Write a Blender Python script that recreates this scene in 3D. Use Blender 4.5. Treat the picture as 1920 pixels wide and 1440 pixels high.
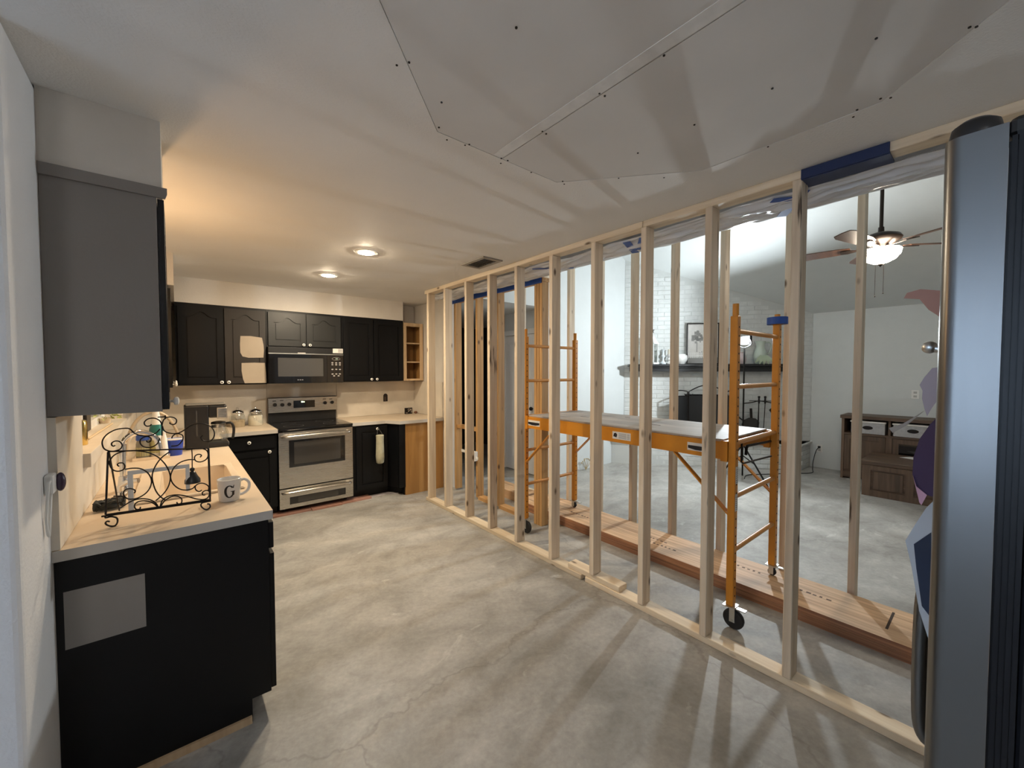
import bpy, bmesh, math, random
from mathutils import Vector, Matrix, noise
from mathutils.geometry import tessellate_polygon
random.seed(7)
for o in list(bpy.data.objects): bpy.data.objects.remove(o)
S = bpy.context.scene
COL = S.collection

# ------------------------------------------------------------------ camera
F_PX, YAW, PITCH, CAM_Z = 758.87, 0.6926, -0.0326, 1.5182
cam_d = bpy.data.cameras.new('camera')
cam_d.sensor_fit = 'HORIZONTAL'; cam_d.sensor_width = 36.0
cam_d.lens = F_PX * 36.0 / 1920.0
cam_d.clip_start = 0.02
cam = bpy.data.objects.new('camera', cam_d); COL.objects.link(cam)
cam.location = (0, 0, CAM_Z)
cam.rotation_euler = (math.pi / 2 + PITCH, 0, -YAW)
S.camera = cam

# ------------------------------------------------------------------ world / exposure
W = bpy.data.worlds.new('world'); S.world = W; W.use_nodes = True
W.node_tree.nodes['Background'].inputs[0].default_value = (0.58, 0.74, 1.0, 1)
W.node_tree.nodes['Background'].inputs[1].default_value = 4.2
S.view_settings.view_transform = 'Standard'
S.view_settings.look = 'None'
S.view_settings.exposure = 1.02
S.view_settings.gamma = 1.0
S.view_settings.use_curve_mapping = False
# lamp strengths (radiant emission of the lamp surfaces, used in their builders)
WORK_L = 2900.0
SINK_L = 98.0
CAN_L = 470.0
FAN_L = 32.0
FILL_L = 26.0

# ------------------------------------------------------------------ photo pixel -> place
_f = Vector((math.sin(YAW) * math.cos(PITCH), math.cos(YAW) * math.cos(PITCH), math.sin(PITCH)))
_r = Vector((math.cos(YAW), -math.sin(YAW), 0)); _u = _r.cross(_f)
def ray(q): return _f + _r * ((q[0] - 960) / F_PX) - _u * ((q[1] - 720) / F_PX)
def onX(q, X): d = ray(q); return Vector((0, 0, CAM_Z)) + d * (X / d.x)
def onY(q, Y): d = ray(q); return Vector((0, 0, CAM_Z)) + d * (Y / d.y)
def onZ(q, Z): d = ray(q); return Vector((0, 0, CAM_Z)) + d * ((Z - CAM_Z) / d.z)

# ------------------------------------------------------------------ materials
MATS = {}
def nodes(m):
    m.use_nodes = True
    return m.node_tree.nodes, m.node_tree.links, m.node_tree.nodes['Principled BSDF']
def mat(name, col, rough=.5, metal=0., bump=0., bscale=40., var=0., vscale=6., spec=.5, emit=None, estr=0., trans=0., alpha=1., coat=0.):
    if name in MATS: return MATS[name]
    m = bpy.data.materials.new(name); N, L, P = nodes(m)
    P.inputs['Base Color'].default_value = (*col, 1); P.inputs['Roughness'].default_value = rough
    P.inputs['Metallic'].default_value = metal; P.inputs['Specular IOR Level'].default_value = spec
    P.inputs['Transmission Weight'].default_value = trans; P.inputs['Alpha'].default_value = alpha
    P.inputs['Coat Weight'].default_value = coat
    if emit: P.inputs['Emission Color'].default_value = (*emit, 1); P.inputs['Emission Strength'].default_value = estr
    if bump or var:
        G = N.new('ShaderNodeNewGeometry')
        if bump:
            n = N.new('ShaderNodeTexNoise'); n.inputs['Scale'].default_value = bscale; n.inputs['Detail'].default_value = 3
            L.new(G.outputs['Position'], n.inputs['Vector'])
            b = N.new('ShaderNodeBump'); b.inputs['Strength'].default_value = bump; b.inputs['Distance'].default_value = .004
            L.new(n.outputs['Fac'], b.inputs['Height']); L.new(b.outputs['Normal'], P.inputs['Normal'])
        if var:
            n = N.new('ShaderNodeTexNoise'); n.inputs['Scale'].default_value = vscale; n.inputs['Detail'].default_value = 5
            L.new(G.outputs['Position'], n.inputs['Vector'])
            r = N.new('ShaderNodeValToRGB')
            r.color_ramp.elements[0].position = .3; r.color_ramp.elements[1].position = .7
            r.color_ramp.elements[0].color = (*[c * (1 - var) for c in col], 1)
            r.color_ramp.elements[1].color = (*[min(1, c * (1 + var)) for c in col], 1)
            L.new(n.outputs['Fac'], r.inputs['Fac']); L.new(r.outputs['Color'], P.inputs['Base Color'])
    MATS[name] = m; return m

def wood(name, light, dark, axis='Z', rough=.6, knots=True, grain=26., streak=.0):
    if name in MATS: return MATS[name]
    m = bpy.data.materials.new(name); N, L, P = nodes(m)
    P.inputs['Roughness'].default_value = rough
    tc = N.new('ShaderNodeTexCoord'); oi = N.new('ShaderNodeObjectInfo')
    add = N.new('ShaderNodeVectorMath'); add.operation = 'ADD'
    mul = N.new('ShaderNodeVectorMath'); mul.operation = 'SCALE'; mul.inputs[0].default_value = (13.1, 7.7, 5.3)
    L.new(oi.outputs['Random'], mul.inputs['Scale'])
    L.new(tc.outputs['Object'], add.inputs[0]); L.new(mul.outputs[0], add.inputs[1])
    def mapped(s_long, s_cross):
        mp = N.new('ShaderNodeMapping')
        mp.inputs['Scale'].default_value = tuple(s_long if a == axis else s_cross for a in 'XYZ')
        L.new(add.outputs[0], mp.inputs['Vector']); return mp
    g = N.new('ShaderNodeTexNoise'); g.inputs['Scale'].default_value = 1; g.inputs['Detail'].default_value = 5; g.inputs['Distortion'].default_value = .6
    L.new(mapped(1.3, grain).outputs[0], g.inputs['Vector'])
    rp = N.new('ShaderNodeValToRGB'); e = rp.color_ramp.elements
    e[0].position = .32; e[1].position = .66; e[0].color = (*dark, 1); e[1].color = (*light, 1)
    L.new(g.outputs['Fac'], rp.inputs['Fac'])
    out = rp.outputs['Color']
    if knots:
        v = N.new('ShaderNodeTexVoronoi'); v.inputs['Scale'].default_value = 1; v.inputs['Randomness'].default_value = 1
        L.new(mapped(4.0, 9.0).outputs[0], v.inputs['Vector'])
        kr = N.new('ShaderNodeValToRGB'); k = kr.color_ramp.elements
        k[0].position = .06; k[1].position = .15; k[0].color = (1, 1, 1, 1); k[1].color = (0, 0, 0, 1)
        L.new(v.outputs['Distance'], kr.inputs['Fac'])
        mx = N.new('ShaderNodeMix'); mx.data_type = 'RGBA'
        L.new(kr.outputs['Color'], mx.inputs[0]); L.new(out, mx.inputs[6])
        mx.inputs[7].default_value = (dark[0] * .25, dark[1] * .2, dark[2] * .16, 1); out = mx.outputs[2]
    if streak:
        n2 = N.new('ShaderNodeTexNoise'); n2.inputs['Scale'].default_value = 1; n2.inputs['Detail'].default_value = 4
        L.new(mapped(2.2, 22).outputs[0], n2.inputs['Vector'])
        r2 = N.new('ShaderNodeValToRGB'); q = r2.color_ramp.elements
        q[0].position = .64; q[1].position = .70; q[0].color = (0, 0, 0, 1); q[1].color = (streak,) * 3 + (1,)
        L.new(n2.outputs['Fac'], r2.inputs['Fac'])
        mx = N.new('ShaderNodeMix'); mx.data_type = 'RGBA'
        L.new(r2.outputs['Color'], mx.inputs[0]); L.new(out, mx.inputs[6]); mx.inputs[7].default_value = (.03, .016, .008, 1); out = mx.outputs[2]
    hv = N.new('ShaderNodeHueSaturation'); mr = N.new('ShaderNodeMapRange')
    mr.inputs[3].default_value = .86; mr.inputs[4].default_value = 1.12
    L.new(oi.outputs['Random'], mr.inputs[0]); L.new(mr.outputs[0], hv.inputs['Value']); L.new(out, hv.inputs['Color'])
    L.new(hv.outputs['Color'], P.inputs['Base Color'])
    b = N.new('ShaderNodeBump'); b.inputs['Strength'].default_value = .25; b.inputs['Distance'].default_value = .002
    L.new(g.outputs['Fac'], b.inputs['Height']); L.new(b.outputs['Normal'], P.inputs['Normal'])
    MATS[name] = m; return m

def concrete():
    m = bpy.data.materials.new('bare_concrete'); N, L, P = nodes(m); MATS['concrete'] = m
    G = N.new('ShaderNodeNewGeometry')
    def noi(scale, det, dist=0., ms=(1, 1, 1)):
        mp = N.new('ShaderNodeMapping'); mp.inputs['Scale'].default_value = ms; mp.inputs['Rotation'].default_value = (0, 0, .5)
        L.new(G.outputs['Position'], mp.inputs['Vector'])
        n = N.new('ShaderNodeTexNoise'); n.inputs['Scale'].default_value = scale; n.inputs['Detail'].default_value = det; n.inputs['Distortion'].default_value = dist
        n.inputs['Roughness'].default_value = .62
        L.new(mp.outputs[0], n.inputs['Vector']); return n
    def ramp(src, stops):
        r = N.new('ShaderNodeValToRGB'); e = r.color_ramp.elements
        e[0].position, e[1].position = stops[0][0], stops[-1][0]
        e[0].color = (*stops[0][1], 1); e[1].color = (*stops[-1][1], 1)
        for p, c in stops[1:-1]: q = e.new(p); q.color = (*c, 1)
        L.new(src, r.inputs['Fac']); return r.outputs['Color']
    def mix(kind, fac, a, b):
        x = N.new('ShaderNodeMix'); x.data_type = 'RGBA'; x.blend_type = kind
        if isinstance(fac, float): x.inputs[0].default_value = fac
        else: L.new(fac, x.inputs[0])
        L.new(a, x.inputs[6])
        if isinstance(b, tuple): x.inputs[7].default_value = b
        else: L.new(b, x.inputs[7])
        return x.outputs[2]
    base = ramp(noi(1.0, 9, .4).outputs['Fac'], [(.28, (.21, .20, .182)), (.5, (.37, .357, .335)), (.72, (.51, .50, .475))])
    sw = ramp(noi(3.2, 11, .7, (1, 1.5, 1)).outputs['Fac'], [(.32, (.74, .73, .71)), (.5, (.93, .93, .92)), (.70, (1.12, 1.11, 1.09))])
    c = mix('MULTIPLY', 1.0, base, sw)
    pale = ramp(noi(3.0, 10, 1.1, (1, 1.6, 1)).outputs['Fac'], [(.62, (0, 0, 0)), (.72, (.55, .55, .55))])
    c = mix('MIX', pale, c, (.60, .59, .555, 1))
    dark = ramp(noi(5.0, 9, 1.2).outputs['Fac'], [(.60, (0, 0, 0)), (.76, (.5, .5, .5))])
    c = mix('MIX', dark, c, (.22, .20, .18, 1))
    fine = ramp(noi(38, 4).outputs['Fac'], [(.3, (.88, .88, .88)), (.7, (1.08, 1.08, 1.08))])
    c = mix('MULTIPLY', 1.0, c, fine)
    # thin wandering hairline cracks
    v = N.new('ShaderNodeTexVoronoi'); v.feature = 'DISTANCE_TO_EDGE'; v.inputs['Scale'].default_value = .36
    wn = noi(2.2, 5); va = N.new('ShaderNodeVectorMath'); va.operation = 'MULTIPLY_ADD'; va.inputs[1].default_value = (.35, .35, .35)
    L.new(wn.outputs['Color'], va.inputs[0]); L.new(G.outputs['Position'], va.inputs[2]); L.new(va.outputs[0], v.inputs['Vector'])
    cr = ramp(v.outputs['Distance'], [(.0008, (.3, .3, .3)), (.0025, (0, 0, 0))])
    c = mix('MIX', cr, c, (.10, .09, .08, 1))
    L.new(c, P.inputs['Base Color'])
    rr = N.new('ShaderNodeMapRange'); rr.inputs[3].default_value = .42; rr.inputs[4].default_value = .68
    L.new(noi(2.0, 4).outputs['Fac'], rr.inputs[0]); L.new(rr.outputs[0], P.inputs['Roughness'])
    b = N.new('ShaderNodeBump'); b.inputs['Strength'].default_value = .22; b.inputs['Distance'].default_value = .006
    L.new(noi(14, 6).outputs['Fac'], b.inputs['Height']); L.new(b.outputs['Normal'], P.inputs['Normal'])
    return m

def brushed(name, col, rough=.28, axis='Z'):
    m = bpy.data.materials.new(name); N, L, P = nodes(m); MATS[name] = m
    P.inputs['Base Color'].default_value = (*col, 1); P.inputs['Metallic'].default_value = 1
    G = N.new('ShaderNodeNewGeometry'); mp = N.new('ShaderNodeMapping')
    mp.inputs['Scale'].default_value = tuple(8 if a == axis else 900 for a in 'XYZ')
    L.new(G.outputs['Position'], mp.inputs['Vector'])
    n = N.new('ShaderNodeTexNoise'); n.inputs['Scale'].default_value = 1; L.new(mp.outputs[0], n.inputs['Vector'])
    mr = N.new('ShaderNodeMapRange'); mr.inputs[3].default_value = rough - .02; mr.inputs[4].default_value = rough + .03
    L.new(n.outputs['Fac'], mr.inputs[0]); L.new(mr.outputs[0], P.inputs['Roughness'])
    return m

def emitter(name, col, strength):
    m = bpy.data.materials.new(name); N, L, P = nodes(m)
    P.inputs['Base Color'].default_value = (*col, 1)
    P.inputs['Emission Color'].default_value = (*col, 1); P.inputs['Emission Strength'].default_value = strength
    MATS[name] = m; return m

def glass(name, col=(.95, .97, .96), rough=.02, clear=.75):
    m = bpy.data.materials.new(name); m.use_nodes = True; N, L = m.node_tree.nodes, m.node_tree.links
    N.remove(N['Principled BSDF']); out = N['Material Output']
    t = N.new('ShaderNodeBsdfTransparent'); t.inputs[0].default_value = (*col, 1)
    g = N.new('ShaderNodeBsdfGlossy'); g.inputs['Roughness'].default_value = rough
    mx = N.new('ShaderNodeMixShader'); mx.inputs[0].default_value = 1 - clear
    L.new(t.outputs[0], mx.inputs[1]); L.new(g.outputs[0], mx.inputs[2]); L.new(mx.outputs[0], out.inputs[0])
    MATS[name] = m; return m

def poly_sheet(name):
    m = bpy.data.materials.new(name); m.use_nodes = True; N, L = m.node_tree.nodes, m.node_tree.links
    P = N['Principled BSDF']; out = N['Material Output']
    P.inputs['Base Color'].default_value = (.80, .81, .83, 1); P.inputs['Roughness'].default_value = .16
    t = N.new('ShaderNodeBsdfTransparent'); t.inputs[0].default_value = (.9, .92, .95, 1)
    mx = N.new('ShaderNodeMixShader'); mx.inputs[0].default_value = .8
    L.new(t.outputs[0], mx.inputs[1]); L.new(P.outputs[0], mx.inputs[2]); L.new(mx.outputs[0], out.inputs[0])
    MATS[name] = m; return m

M_floor = concrete()
M_ceil = mat('ceiling_paint', (.78, .765, .74), .75, bump=.35, bscale=130, var=.03, vscale=2)
M_ceil2 = mat('bare_drywall', (.68, .66, .635), .8, bump=.08, bscale=60, var=.05, vscale=2.5)
M_wall = mat('kitchen_wall_paint', (.66, .62, .565), .7, bump=.25, bscale=110, var=.03)
M_wallw = mat('white_orange_peel', (.70, .70, .71), .7, bump=.55, bscale=85, var=.02)
M_lwall = mat('living_wall_paint', (.63, .655, .65), .65, bump=.3, bscale=70, var=.02)
M_brickp = mat('painted_brick', (.64, .66, .65), .7, bump=.8, bscale=55, var=.07, vscale=9)
M_mortar = mat('painted_mortar', (.58, .60, .59), .85, bump=.6, bscale=90)
M_stud = wood('spf_lumber', (.76, .64, .485), (.58, .46, .325), 'Z', streak=.0)
M_studw = wood('spf_lumber_waney', (.75, .635, .49), (.56, .44, .31), 'Z', streak=.9)
M_platey = wood('spf_plate', (.78, .66, .49), (.62, .49, .335), 'Y')
M_old = wood('aged_lumber', (.52, .31, .125), (.33, .185, .07), 'Z')
M_oldy = wood('aged_plate', (.55, .32, .13), (.36, .19, .07), 'Y')
M_lvl = wood('laminated_veneer', (.66, .44, .26), (.40, .24, .13), 'Y', knots=False, grain=40, streak=.5)
M_lvledge = wood('laminated_edge', (.42, .20, .10), (.20, .085, .045), 'Y', knots=False, grain=120)
M_oak = wood('honey_oak', (.44, .235, .075), (.32, .16, .05), 'Z', rough=.4, knots=False, grain=14)
M_raw = wood('raw_pine_trim', (.60, .43, .26), (.48, .33, .19), 'Z', knots=False)
M_rustic = wood('rustic_brown_wood', (.135, .082, .05), (.06, .036, .022), 'Y', rough=.5, knots=False, grain=20)
M_ply = wood('grey_plywood_deck', (.50, .45, .40), (.30, .265, .235), 'Y', knots=False, grain=9)
M_black = mat('black_cabinet_paint', (.0030, .0034, .0044), .40, bump=.08, bscale=60, spec=.28)
M_brownblk = mat('brown_black_primer', (.016, .011, .008), .5)
M_swatch = mat('taupe_sample_paint', (.43, .36, .28), .6, var=.05)
M_greyp = mat('grey_sample_paint', (.27, .25, .235), .6, var=.04)
M_taupe = mat('grey_cabinet_side', (.225, .205, .19), .55, bump=.1, bscale=90)
M_knob = mat('white_ceramic', (.85, .84, .80), .25)
M_dark = mat('dark_metal', (.012, .011, .011), .4, metal=.6)
M_iron = mat('wrought_iron', (.012, .010, .010), .45, metal=.3)
M_lam = mat('wood_grain_laminate', (.62, .51, .385), .42, bump=.05, bscale=30, var=.06, vscale=3)
M_lamedge = mat('laminate_edge', (.50, .47, .43), .5)
M_bsp = mat('backsplash_laminate', (.66, .60, .51), .5, bump=.1, bscale=20, var=.10, vscale=4)
M_steel = brushed('brushed_steel', (.60, .575, .53), .27, 'X')
M_fsteel = brushed('fridge_steel', (.19, .19, .19), .30, 'Z')
M_chrome = mat('chrome', (.8, .8, .8), .08, metal=1)
M_zinc = mat('zinc_plated', (.62, .62, .60), .35, metal=1)
M_bglass = mat('black_glass', (.006, .006, .007), .06, spec=.7, coat=.4)
M_bplast = mat('black_plastic', (.012, .012, .013), .35)
M_rubber = mat('black_rubber', (.015, .015, .016), .7)
M_gask = mat('dark_fridge_side', (.006, .007, .010), .35, spec=.3)
M_white = mat('white_plastic', (.78, .78, .76), .4)
M_orange = mat('orange_powder_coat', (.62, .245, .02), .4, var=.06, vscale=12)
M_rung = mat('orange_powder_coat_pale', (.60, .27, .06), .38)
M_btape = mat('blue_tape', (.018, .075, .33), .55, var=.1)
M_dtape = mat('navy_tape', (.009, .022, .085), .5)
M_bisque = mat('bisque_enamel', (.74, .63, .49), .25)
M_glass = glass('clear_glass')
M_plas = poly_sheet('plastic_sheeting')
M_hole = mat('screw_hole_dark', (.02, .016, .014), .8)
M_cement = mat('dark_gap', (.12, .11, .10), .9)
M_louv = mat('vent_enamel', (.34, .31, .27), .5)
M_ventd = mat('duct_dark', (.02, .018, .014), .9)
M_work = emitter('work_light_glow', (.86, .95, 1.0), WORK_L)
M_sinkl = emitter('sink_lamp_glow', (1.0, .60, .28), SINK_L)
M_can = emitter('downlight_glow', (1.0, .83, .60), CAN_L)
M_fanl = emitter('fan_bowl_glow', (1.0, .84, .66), FAN_L)
M_fill = emitter('fill_lamp_glow', (1.0, .95, .92), FILL_L)
M_clock = emitter('clock_glow', (.85, 1.0, .6), 1.2)

# ------------------------------------------------------------------ mesh helpers
WL = {}
class MB:
    def __init__(s): s.v = []; s.f = []
    def add(s, vs, fs):
        n = len(s.v); s.v += [Vector(p) for p in vs]; s.f += [tuple(i + n for i in f) for f in fs]; return s
    def box(s, x0, x1, y0, y1, z0, z1):
        return s.add([(x, y, z) for z in (z0, z1) for y in (y0, y1) for x in (x0, x1)],
                     [(0, 2, 3, 1), (4, 5, 7, 6), (0, 1, 5, 4), (2, 6, 7, 3), (0, 4, 6, 2), (1, 3, 7, 5)])
    def bar(s, p, q, w, h, up=(0, 0, 1)):
        p, q = Vector(p), Vector(q); d = (q - p).normalized(); up = Vector(up)
        if abs(d.dot(up)) > .99: up = Vector((1, 0, 0))
        a = d.cross(up).normalized() * (w / 2); b = a.cross(d).normalized() * (h / 2)
        vs = [e + i * a + j * b for e in (p, q) for j in (-1, 1) for i in (-1, 1)]
        return s.add(vs, [(0, 2, 3, 1), (4, 5, 7, 6), (0, 1, 5, 4), (2, 6, 7, 3), (0, 4, 6, 2), (1, 3, 7, 5)])
    def tube(s, pts, r, n=8, closed=False):
        pts = [Vector(p) for p in pts]; m = len(pts)
        rs = r if isinstance(r, (list, tuple)) else [r] * m
        rings = []; prev = None
        for i, p in enumerate(pts):
            a = pts[i - 1] if (i or closed) else p; b = pts[(i + 1) % m] if (i < m - 1 or closed) else p
            t = (b - a); t = t.normalized() if t.length > 1e-9 else Vector((0, 0, 1))
            if prev is None:
                up = Vector((0, 0, 1)) if abs(t.z) < .9 else Vector((1, 0, 0)); x = t.cross(up).normalized()
            else: x = (prev - t * prev.dot(t)).normalized()
            prev = x; y = t.cross(x)
            rings.append([p + (x * math.cos(k * 2 * math.pi / n) + y * math.sin(k * 2 * math.pi / n)) * rs[i] for k in range(n)])
        vs = [v for rg in rings for v in rg]; fs = []
        for i in range(m if closed else m - 1):
            j = (i + 1) % m
            for k in range(n): fs.append((i * n + k, i * n + (k + 1) % n, j * n + (k + 1) % n, j * n + k))
        if not closed: fs += [tuple(range(n))[::-1], tuple(range((m - 1) * n, m * n))]
        return s.add(vs, fs)
    def lathe(s, prof, c=(0, 0, 0), n=20, axis='Z', cap=True):
        c = Vector(c); vs = []; fs = []
        for r, h in prof:
            for k in range(n):
                a = k * 2 * math.pi / n; u, w = r * math.cos(a), r * math.sin(a)
                vs.append(c + (Vector((u, w, h)) if axis == 'Z' else Vector((h, u, w)) if axis == 'X' else Vector((w, h, u))))
        for i in range(len(prof) - 1):
            for k in range(n): fs.append((i * n + k, i * n + (k + 1) % n, (i + 1) * n + (k + 1) % n, (i + 1) * n + k))
        if cap: fs += [tuple(range(n))[::-1], tuple(range((len(prof) - 1) * n, len(prof) * n))]
        return s.add(vs, fs)
    def prism(s, outer, to3, t0, t1, holes=()):
        loops = [list(outer)] + [list(h) for h in holes]
        tri = tessellate_polygon([[Vector((p[0], p[1], 0)) for p in l] for l in loops])
        flat = [p for l in loops for p in l]; n = len(flat)
        vs = [to3(p[0], p[1], t0) for p in flat] + [to3(p[0], p[1], t1) for p in flat]
        fs = [tuple(t) for t in tri] + [tuple(i + n for i in t)[::-1] for t in tri]
        o = 0
        for l in loops:
            m = len(l)
            for i in range(m): fs.append((o + i, o + (i + 1) % m, n + o + (i + 1) % m, n + o + i))
            o += m
        return s.add(vs, fs)
    def grid(s, fn, nu, nv):
        vs = [fn(i / nu, j / nv) for j in range(nv + 1) for i in range(nu + 1)]
        fs = [(j * (nu + 1) + i, j * (nu + 1) + i + 1, (j + 1) * (nu + 1) + i + 1, (j + 1) * (nu + 1) + i) for j in range(nv) for i in range(nu)]
        return s.add(vs, fs)
    def ball(s, c, r, n=16, m=10, sc=(1, 1, 1)):
        c = Vector(c)
        return s.lathe([(max(1e-4, r * math.sin(math.pi * i / m)) * sc[0], -r * math.cos(math.pi * i / m) * sc[2]) for i in range(m + 1)], c, n)
    def rot(s, ang, c=(0, 0, 0), axis='Z', start=0):
        R = Matrix.Rotation(ang, 3, axis); c = Vector(c)
        for i in range(start, len(s.v)): s.v[i] = c + R @ (s.v[i] - c)
        return s
    def build(s, name, m, parent=None, smooth=None, bevel=0, seg=2, mats=None, fmat=None):
        xs = [v.x for v in s.v]; ys = [v.y for v in s.v]; zs = [v.z for v in s.v]
        org = Vector(((min(xs) + max(xs)) / 2, (min(ys) + max(ys)) / 2, min(zs)))
        bm = bmesh.new(); bv = [bm.verts.new(v - org) for v in s.v]
        for k, f in enumerate(s.f):
            try:
                ff = bm.faces.new([bv[i] for i in f])
                if fmat: ff.material_index = fmat(k, s, f)
            except ValueError: pass
        bmesh.ops.recalc_face_normals(bm, faces=bm.faces)
        if bevel:
            bmesh.ops.bevel(bm, geom=list(bm.edges), offset=bevel, segments=seg, profile=.5, affect='EDGES', clamp_overlap=True)
        me = bpy.data.meshes.new(name); bm.to_mesh(me); bm.free()
        me.materials.append(m)
        for x in (mats or []): me.materials.append(x)
        if smooth:
            for p in me.polygons: p.use_smooth = True
            me.set_sharp_from_angle(angle=math.radians(smooth))
        return link(me, name, org, parent)
def link(me, name, org, parent=None):
    o = bpy.data.objects.new(name, me); COL.objects.link(o)
    org = Vector(org); WL[o] = org
    if parent is not None: o.parent = parent; o.location = org - WL[parent]
    else: o.location = org
    return o
def thing(name, label, cat, loc, group=None):
    o = bpy.data.objects.new(name, None); COL.objects.link(o); o.location = loc; WL[o] = Vector(loc)
    o.empty_display_size = .05; return tag(o, label, cat, group)
def tag(o, label, cat, group=None):
    o['label'] = label; o['category'] = cat
    if group: o['group'] = group
    return o
def struct(o, label=None):
    o['kind'] = 'structure'
    if label: o['label'] = label
    return o
def B(*a): return MB().box(*a)
def smoothline(pts, k=5):
    P = [Vector(p) for p in pts]; out = []
    for i in range(len(P) - 1):
        a = P[max(i - 1, 0)]; b = P[i]; c = P[i + 1]; d = P[min(i + 2, len(P) - 1)]
        for j in range(k):
            t = j / k
            out.append(.5 * ((2 * b) + (c - a) * t + (2 * a - 5 * b + 4 * c - d) * t * t + (3 * b - a - 3 * c + d) * t ** 3))
    return out + [P[-1]]
XY = lambda u, v, t: Vector((u, v, t))      # plan polygons extruded along Z
XZ = lambda u, v, t: Vector((u, t, v))      # facing along Y
YZ = lambda u, v, t: Vector((t, u, v))      # facing along X
def octg(m, c, r, h, axis='Z', n=12): return m.lathe([(r, 0), (r, h)], c, n, axis)
# ================================================================== the setting
H = 2.44; XW = -.333; YB = 5.43; XS = 2.23; YN = 2.01; XR = 7.75; YL = -3.0; XFL = -2.6
fl = struct(B(XFL - .1, XR + .1, YL - .1, 7.2, -.12, 0).build('floor', M_floor), 'bare grey concrete slab with trowel marks')

# kitchen ceiling with an octagonal drywall patch let into it
OCT = [(.795, 1.41), (1.455, 1.41), (1.885, .90), (1.885, .285), (1.455, -.16), (.795, -.16), (.36, .285), (.36, .96)]
ce = struct(MB().prism([(XFL, YL), (2.66, YL), (2.66, YB), (XFL, YB)], XY, H, H + .013, [OCT]).build('ceiling', M_ceil), 'textured pale ceiling with an octagonal drywall patch')
B(XFL, 2.66, YL, YB, H + .016, H + .06).build('ceiling_backing', M_cement, ce)
def inset(poly, d):
    n = len(poly); cx = sum(p[0] for p in poly) / n; cy = sum(p[1] for p in poly) / n; out = []
    for i in range(n):
        a, b, c = Vector(poly[i - 1]), Vector(poly[i]), Vector(poly[(i + 1) % n])
        e1 = (b - a).normalized(); e2 = (c - b).normalized()
        n1 = Vector((-e1.y, e1.x)); n2 = Vector((-e2.y, e2.x))
        m = Vector((cx, cy)) - b
        if n1.dot(m) < 0: n1 = -n1
        if n2.dot(m) < 0: n2 = -n2
        k = (n1 + n2); k /= max(.2, k.length_squared / 2); out.append((b.x + k.x * d, b.y + k.y * d))
    return out
PL = inset([(.36, .285), (.36, .96), (.795, 1.41), (1.112, 1.41), (1.112, -.16), (.795, -.16)], .0018)
PR = inset([(1.112, 1.41), (1.455, 1.41), (1.885, .90), (1.885, .285), (1.455, -.16), (1.112, -.16)], .0018)
MB().prism(PL, XY, H + .001, H + .0135).build('drywall_panel', M_ceil2, ce)
MB().prism(PR, XY, H + .001, H + .0135).build('drywall_panel', M_ceil2, ce)
# pale factory edge paper beside the seam
M_paper_edge = mat('drywall_edge_paper', (.73, .715, .69), .8, var=.08, vscale=22)
B(1.060, 1.106, -.15, 1.40, H - .0006, H + .001).build('seam_paper', M_paper_edge, ce)
for q in [(968, 52), (744, 122), (767, 117), (828, 192), (823, 239), (838, 262), (872, 272), (880, 271), (940, 297), (952, 301), (1017, 246), (1024, 251), (1124, 175), (1134, 180), (1245, 104), (1196, 287), (1160, 334), (1055, 340), (1245, 333), (1448, 166), (1302, 234), (1643, 72), (1818, 51), (1831, 50), (1651, 185), (1670, 183), (1607, 206), (1600, 219), (996, 323), (1058, 345), (1440, 275), (939, 306)]:
    p = onZ(q, H)
    MB().lathe([(.0036, -.0016), (.0036, .001)], (p.x, p.y, H), 10).build('screw', M_hole, ce)

# left wall with the sink window
WY0, WY1, WZ0, WZ1 = 2.48, 4.12, 1.165, 2.08
struct(B(XW - .14, XW, 1.67, WY0, 0, H).build('wall_left', M_wallw, bevel=.018, seg=3), 'white textured wall with a rounded corner')
wl2 = MB().box(XW - .14, XW, WY0, WY1, 0, WZ0 - .06).box(XW - .14, XW, WY0, WY1, WZ1, H).box(XW - .14, XW, WY1, YB, 0, H).build('wall_left_window', M_wall); struct(wl2)
struct(B(XFL, XW - .14, 1.67, 1.80, 0, H).build('wall_hallway_left', M_wallw))
w1 = struct(B(XW - .13, XW - .11, WY0, WY1, WZ0, WZ1).build('window_1', mat('night_pane', (.02, .024, .03), .05)))
fr = MB().box(XW - .11, XW - .07, WY0, WY0 + .05, WZ0, WZ1).box(XW - .11, XW - .07, WY1 - .05, WY1, WZ0, WZ1).box(XW - .11, XW - .07, WY0 + .05, WY1 - .05, WZ0, WZ0 + .05).box(XW - .11, XW - .07, WY0 + .05, WY1 - .05, WZ1 - .05, WZ1).box(XW - .11, XW - .08, (WY0 + WY1) / 2 - .02, (WY0 + WY1) / 2 + .02, WZ0 + .05, WZ1 - .05)
fr.build('window_frame', M_white, w1)
B(XW - .105, -.288, WY0, WY1 + .02, 1.105, WZ0).build('window_sill', M_bsp, w1, bevel=.002)
# backsplash boards on the left wall
MB().box(XW, -.312, YN - .005, WY0, .916, 1.362).build('backsplash_panel', M_bsp, wl2)
MB().box(XW, -.312, WY0, WY1 + .02, .916, 1.104).build('backsplash_panel', M_bsp, wl2)
MB().box(XW, -.312, WY1 + .02, YB - .02, .916, 1.362).build('backsplash_panel', M_bsp, wl2)

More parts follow.
